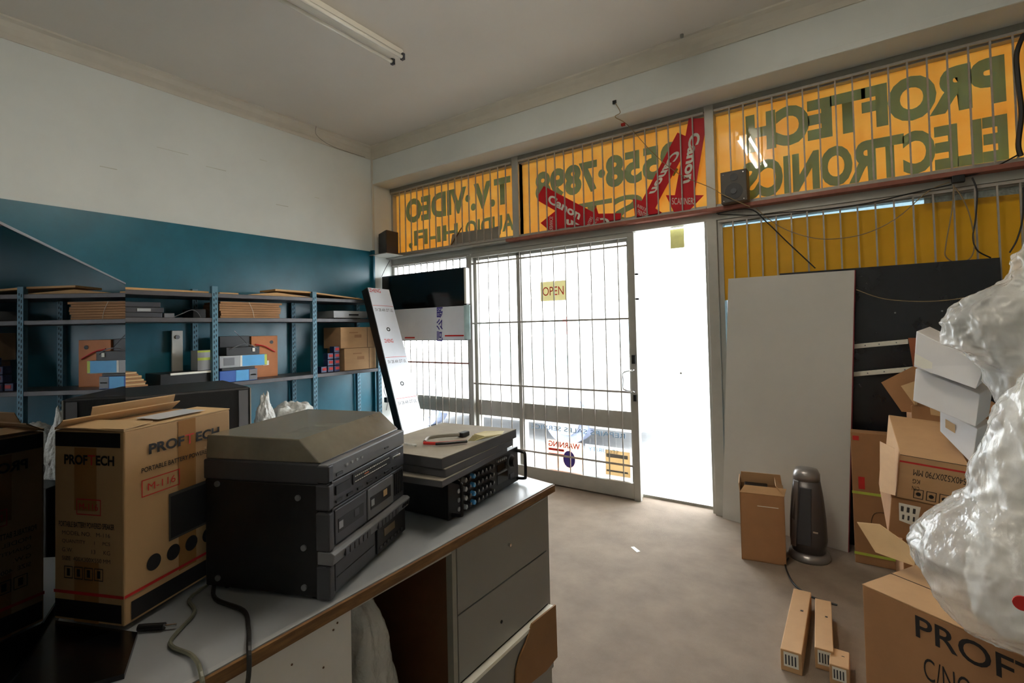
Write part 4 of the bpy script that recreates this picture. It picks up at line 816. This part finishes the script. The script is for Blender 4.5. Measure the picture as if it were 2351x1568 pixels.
# bottom: drawer and disc part
fb(.03, .205, .012, .072, .005, .0085, 'drawer_panel', m_dgr, t, .002); fb(.215, SW-.005, .010, .074, .003, .0085, 'display_panel', m_blk, t, .002)
fb(.25, .31, .042, .062, .002, .0035, 'display', mat('dim_display', (120, 104, 80), .3), t, 0)
for k in range(7): fb(.225+k*.02, .236+k*.02, .02, .026, .0015, .0035, 'button', m_dgr, t, 0)
fb(.035, .20, .04, .0415, .0035, .0055, 'panel_line', m_blk, t, 0)
# smoky lid
z0 = SHh+.0005
lidp = [(.004, .02, z0), (SW-.004, .02, z0), (SW-.004, SD, z0), (.004, SD, z0)]
lt_ = [(.006, .075, z0+.05), (SW-.006, .075, z0+.05), (SW-.006, SD-.002, z0+.054), (.006, SD-.002, z0+.054)]
lid = MB().hexa([MS @ Vector(p) for p in lidp]+[MS @ Vector(p) for p in lt_]).out('smoky_lid', m_lid, t, bevel=.003)
pl_ = MS @ Vector((.16, .17, z0)); MB().cyl(pl_+Z*.0, pl_+Z*.012, .125, seg=40).out('platter', m_dgr, t)
MB().tube([MS @ Vector((SW-.05, SD-.06, z0+.015)), MS @ Vector((SW-.05, .12, z0+.02)), MS @ Vector((SW-.1, .08, z0+.02))], .004).out('tonearm', m_silv, t)
# power cords
cable('black power cord running from the stereo over the counter edge', [(-1.24, .55, CT+.008), (-1.17, .52, CT+.006), (-1.07, .53, CT+.006), (-1.0, .505, CT+.006), (-.93, .47, CT+.010), (-.912, .46, CT-.03), (-.912, .445, CT-.12), (-.91, .44, CT-.3)], .0045)
cable('pale clear cord crossing the counter from behind the stereo', [(-1.25, .545, CT+.008), (-1.22, .49, CT+.005), (-1.15, .47, CT+.005), (-1.08, .40, CT+.005), (-1.0, .405, CT+.006), (-.93, .39, CT+.010), (-.912, .385, CT-.04), (-.91, .38, CT-.2)], .004, mat('grey_cord', (112, 112, 96), .4))
t = thing('audio_plug', 'long black audio jack plug lying by the carton', 'plug', (-1.17, .41, CT))
MB().cyl(at(318, 1441, 2, CT+.008), at(378, 1437, 2, CT+.008), .0065).out('plug_body', m_blk, t); MB().cyl(at(378, 1437, 2, CT+.008), at(405, 1434, 2, CT+.008), .0025).out('tip', m_chr, t)

# ------------------------------------------------------------------ mixer amplifier with mats
Ap = Vector((-1.037, 1.127, CT)); Aq = Vector((-1.081, 1.565, CT)); ua = (Aq-Ap); AW = ua.length; ua = ua.normalized(); va = Vector((-ua.y, ua.x, 0)); MA = M3(Ap, ua, va, Z)
t = thing('mixer_amplifier', 'black mixer amplifier with rows of knobs at the counter end', 'amplifier', Ap+ua*AW/2+va*.15)
AH = .132
MB().box((0.0, .012, .006), (AW, .33, AH-.004), MA).out('case', m_blk2, t, bevel=.002)
fa = MB().box((-.002, 0, .004), (AW+.002, .012, AH), MA).out('front_panel', m_blk, t, bevel=.0015)
for a in (.04, AW-.04):
    for c in (.05, .28): MB().cyl(MA @ Vector((a, c, 0)), MA @ Vector((a, c, .007)), .012).out('foot', m_blk, t)
for i in range(8):
    for j in range(4):
        p = MA @ Vector((.075+i*.024, 0, .022+j*.028)); blue = i == 2
        MB().cyl(p, p-va*.014, .0085, .007, seg=14).out('knob', m_bl1 if blue else (m_lgr if i == 0 else m_dgr), t)
cy = mat('knob_mark', (200, 200, 196), .5)
k_ = MB()
for i in range(8):
    for j in range(4):
        k_.box((.074+i*.024, -.0155, .022+j*.028), (.076+i*.024, -.0142, .030+j*.028), MA)
k_.out('knob_marks', cy, t)
for j in range(4): p = MA @ Vector((.05, 0, .022+j*.028)); MB().cyl(p, p-va*.003, .007, seg=14).out('jack_socket', m_lgr, t)
MB().box((.285, -.002, .075), (.345, .0, .098), MA).box((.285, -.002, .030), (.36, .0, .062), MA).out('display', m_tvs, t)
for i in range(8): MB().box((.289+i*.008, -.004, .066), (.294+i*.008, -.0, .070), MA).out('button', m_lgr, t)
p = MA @ Vector((.385, 0, .09)); MB().cyl(p, p-va*.02, .019, .017, seg=24).out('volume_knob', m_blk, t); MB().cyl(p, p-va*.003, .025, seg=24).out('knob_ring', m_mgr, t)
for i in range(5): p = MA @ Vector((.285+i*.014, 0, .113)); MB().cyl(p, p-va*.008, .004, seg=10).out('small_knob', m_lgr, t)
MB().box((.375, -.003, .025), (.405, 0, .045), MA).out('power_switch', m_dgr, t)
for a in (.018, AW-.008):
    MB().tube([MA @ Vector((a, 0, .015)), MA @ Vector((a, -.03, .018)), MA @ Vector((a, -.036, .03)), MA @ Vector((a, -.036, .1)), MA @ Vector((a, -.03, .115)), MA @ Vector((a, 0, .118))], .006).out('handle', m_blk, t, smooth=True)
# rubber mats on top
zb = CT+AH+.0005
def slab(label, pts, z0, z1, m=m_mat):
    t = thing('foam_mat', label, 'mat', (-1.15, 1.27, z0), 'grey mats stacked on the amplifier')
    hz([Vector((a, c, 0)) for a, c in pts], z0, z1-.002).out('core', m_mate, t, bevel=.002); hz([Vector((a, c, 0)) for a, c in pts], z1-.002, z1).out('face', m, t)
slab('lowest grey mat of the stack resting on the amplifier', [(-.985, 1.045), (-1.06, 1.47), (-1.36, 1.45), (-1.29, 1.0)], zb, zb+.02)
slab('middle grey mat of the stack on the amplifier', [(-.995, 1.07), (-1.055, 1.50), (-1.37, 1.46), (-1.31, 1.04)], zb+.0205, zb+.046)
slab('topmost grey mat of the stack, with cutters lying on it', [(-1.0, 1.06), (-1.05, 1.515), (-1.38, 1.475), (-1.32, 1.03)], zb+.0465, zb+.078)
ztm = zb+.079
PT = lambda a, c, dz=.006: at(a, c, 2, ztm+dz)
t = thing('wire_cutters', 'cutter tool with black and red handles lying on the top mat', 'tool', PT(1030, 1010, 0))
MB().tube([PT(973, 1017), PT(1000, 1018), PT(1035, 1016), PT(1070, 1013)], .0055).out('red_handle', m_redink, t)
MB().tube([PT(1000, 1019, .008), PT(1030, 1017, .009), PT(1072, 1013, .008)], .005).out('black_handle', m_blk, t)
MB().tube([PT(975, 1014, .01), PT(985, 1005, .01), PT(1020, 1000, .01), PT(1055, 998, .01)], .006).out('grey_handle', m_alud, t)
MB().box((-.012, -.01, 0), (.03, .012, .016), M3(PT(1062, 1003, 0), (-.1, 1, 0), (-1, -.1, 0), Z)).out('jaw', m_blk, t, bevel=.003)
t = thing('tape_roll', 'crumpled cream tape and paper at the right end of the top mat', 'tape', PT(1110, 1002, 0))
pts = [PT(1072, 1014, .001), PT(1085, 1000, .02), PT(1110, 992, .022), PT(1155, 992, .012), PT(1150, 999, .008), PT(1110, 1005, .012), PT(1090, 1012, .002)]
MB().prism(pts, (0, .01, .003)).out('strip', mat('cream_tape', (214, 206, 160), .4), t, bevel=.002)
tag(recenter(MB().tube([PT(930, 1018, .003), PT(945, 1021, .006), PT(955, 1022, .003)], .004).out('clear_scrap', m_film2)), 'clear plastic scrap at the left corner of the top mat', 'scrap')

# ------------------------------------------------------------------ printed speaker carton
Cn = Vector((-1.202, .366, 0)); Cl = Vector((-1.363, .298, 0)); Cr = Cn+Vector((-.107, .253, 0)); Cb = Cl+(Cr-Cn)
cz0, cz1 = CT+.011, 1.213
t = thing('speaker_carton', 'brown PROFTECH speaker carton with black bands on the counter', 'carton', (Cn+Cb)/2+Z*cz0)
wd_ = (Cl-Cn); Cl2 = Cl
b = MB(); hz([Cn, Cr, Cb, Cl], cz0, cz1, b); b.out('box', mat('carton_tan', (192, 154, 108), .75, var=.06, scale=5), t, bevel=.003)
nL = Vector((.39, -.92, 0)); nL = Vector((wd_.y, -wd_.x, 0)).normalized(); nL = -nL if nL.dot(CAMP-Cn) < 0 else nL
eR = (Cr-Cn); nR = Vector((eR.y, -eR.x, 0)).normalized(); nR = -nR if nR.dot(CAMP-Cn) < 0 else nR
def fl(u, z): return up(Cl+(Cn-Cl)*u, z)
def frr(u, z): return up(Cn+(Cr-Cn)*u, z)
def fq(f_, n_, u0_, u1_, z0_, z1_, m, nm, o=.0012): MB().add([f_(u0_, z0_)+n_*o, f_(u1_, z0_)+n_*o, f_(u1_, z1_)+n_*o, f_(u0_, z1_)+n_*o], [(0, 1, 2, 3)]).out(nm, m, t, fix=False)
for f_, n_ in ((fl, nL), (frr, nR)):
    fq(f_, n_, .02 if f_ is fl else .05, .97, cz0+.006, cz0+.042, m_ink, 'black_band'); fq(f_, n_, 0, 1, cz0+.054, cz0+.060, m_redink, 'red_line')
fq(fl, nL, .02, .96, cz1-.032, cz1-.003, m_ink, 'black_band'); fq(fl, nL, .3, .62, cz1-.16, cz1-.034, m_tape, 'tape', .0008); fq(fl, nL, .3, .65, cz0, cz0+.12, m_tape, 'tape', .0008)
fq(frr, nR, .45, .62, cz0+.05, cz1-.002, m_tape, 'tape', .0008)
Ht = cz1-cz0
text('PROF', fl(.16, cz1-.068), fl(.50, cz1-.068), fl(.16, cz1-.048), m_ink, t, n=nL, off=.002, name='printing', bold=.035); text('T', fl(.505, cz1-.068), fl(.61, cz1-.068), fl(.505, cz1-.048), m_redink, t, n=nL, off=.002, name='red_printing', bold=0); text('ECH', fl(.62, cz1-.068), fl(.88, cz1-.068), fl(.62, cz1-.048), m_ink, t, n=nL, off=.002, name='printing', bold=.035)
text('M-116', fl(.38, cz1-.158), fl(.65, cz1-.158), fl(.38, cz1-.145), m_redink, t, n=nL, off=.002, name='red_printing', bold=0)
for a in ((.34, .69, cz1-.168, cz1-.166), (.34, .69, cz1-.138, cz1-.136), (.34, .35, cz1-.168, cz1-.136), (.68, .69, cz1-.168, cz1-.136)): fq(fl, nL, *a, m_redink, 'red_frame', .002)
text('PORTABLE BATTERY POWERED SPEAKER', fl(.08, cz1-.194), fl(.88, cz1-.194), fl(.08, cz1-.183), m_ink, t, n=nL, off=.002, name='printing')
for k, s in enumerate(('MODEL NO.   M-116', 'QUANTITY      1     PCS', 'G.W.            13     KG', 'SIZE  400X300X550 MM')): text(s, fl(.13, cz0+.172-k*.017), fl(.82, cz0+.172-k*.017), fl(.13, cz0+.18-k*.017), m_ink, t, n=nL, off=.002, name='printing', bold=-.005)
for k in range(4):
    u = .16+k*.145
    for a in ((u, u+.125, cz0+.085, cz0+.0865), (u, u+.125, cz0+.108, cz0+.1095), (u, u+.008, cz0+.085, cz0+.1095), (u+.117, u+.125, cz0+.085, cz0+.1095)): fq(fl, nL, *a, m_ink, 'symbol_frame', .002)
    fq(fl, nL, u+.04, u+.085, cz0+.09, cz0+.105, m_ink, 'symbol', .002)
text('PROF', frr(.19, cz1-.058), frr(.505, cz1-.058), frr(.19, cz1-.036), m_ink, t, n=nR, off=.002, name='printing', bold=.035); text('T', frr(.515, cz1-.058), frr(.60, cz1-.058), frr(.515, cz1-.036), m_redink, t, n=nR, off=.002, name='red_printing', bold=0); text('ECH', frr(.62, cz1-.058), frr(.87, cz1-.058), frr(.62, cz1-.036), m_ink, t, n=nR, off=.002, name='printing', bold=.035)
text('PORTABLE BATTERY POWERED SPEAKER', frr(.13, cz1-.092), frr(.95, cz1-.092), frr(.13, cz1-.082), m_ink, t, n=nR, off=.002, name='printing')
text('M-116', frr(.18, cz1-.132), frr(.42, cz1-.132), frr(.18, cz1-.117), m_redink, t, n=nR, off=.002, name='red_printing', bold=0)
for a in ((.13, .46, cz1-.142, cz1-.140), (.13, .46, cz1-.109, cz1-.107), (.13, .138, cz1-.142, cz1-.107), (.452, .46, cz1-.142, cz1-.107)): fq(frr, nR, *a, m_redink, 'red_frame', .002)
fq(frr, nR, .36, .95, cz0+.125, cz1-.155, mat('printed_grey', (70, 66, 60), .6), 'speaker_picture', .0015); fq(frr, nR, .375, .94, cz0+.13, cz1-.162, m_ink, 'picture_grille', .002)
for k in range(4):
    c = frr(.23+k*.17, cz0+.098)+nR*.0015; ax = eR.normalized()
    MB().add([c+ax*.0165*math.cos(a)+Z*.0165*math.sin(a) for a in [j*math.pi/12 for j in range(24)]], [tuple(range(24))]).out('round_symbol', m_ink, t, fix=False)
# open top flaps
tl_ = up(Cl, cz1); tn_ = up(Cn, cz1); tr_ = up(Cr, cz1); tb_ = up(Cb, cz1)
def flp(p, q, d, nm='flap', m=m_card3): n_ = Vector((0, 0, .0025)); MB().hexa([p, q, q+d, p+d, p+n_, q+n_, q+d+n_, p+d+n_]).out(nm, m, t)
flp(tl_, tb_, Vector((.035, .005, .02))); flp(tn_, tr_, Vector((-.085, -.04, .004))); flp(tn_+Z*.003, tl_+Z*.003, Vector((-.03, .06, .004)))
flp(tb_+Z*.002+(tn_-tr_)*.0, tl_.lerp(tb_, .25)+Z*.002, Vector((.02, .0, .034)), m=m_card3)
qq = [tn_.lerp(tr_, .35)+Z*.008+Vector((-.01, -.01, 0)), tn_.lerp(tr_, .8)+Z*.008+Vector((-.01, -.01, 0))]; qq += [qq[1]+Vector((-.06, -.025, .002)), qq[0]+Vector((-.06, -.025, .002))]
MB().add(qq, [(0, 1, 2, 3)]).out('clear_tape', m_fp, t, fix=False)

# ------------------------------------------------------------------ big glossy television at the left
al = math.radians(64.4); nT = Vector((math.cos(al), math.sin(al), 0)); dT = Vector((math.sin(al), -math.cos(al), 0)); Ct = Vector((-1.58, .35, 0))
Ct = Ct-nT*(Ct.dot(nT)+.329)
t = thing('television', 'large glossy black flat television mirroring the shelves at left edge', 'television', (Ct.x, Ct.y, CT))
MT = M3(Ct, dT, -nT, Z)
sT = (Vector((-2.135, .617, 0))-Ct).dot(dT)
ME = sT+1.24
MB().box((sT, .0015, .840), (ME, .05, 1.592), MT).out('cabinet', m_blk, t, bevel=.004)
MB().box((sT+.002, -.001, .842), (ME-.002, .001, 1.588), MT).out('screen', m_gloss, t)
MB().box((sT, -.002, 1.5885), (ME, .004, 1.5935), MT).out('silver_edge', m_mgr, t)
MB().box((.05, .02, .84), (.45, .08, .95), MT).out('neck', m_blk, t)
pb = [(.50, -.165), (.365, -.165), (.225, -.012), (-.25, -.012), (-.25, .16), (.50, .16)]
MB().prism([MT @ Vector((a, c, CT+.0005)) for a, c in pb], (0, 0, .009)).out('stand_base', mat('stand_black', (6, 6, 7), .25), t)
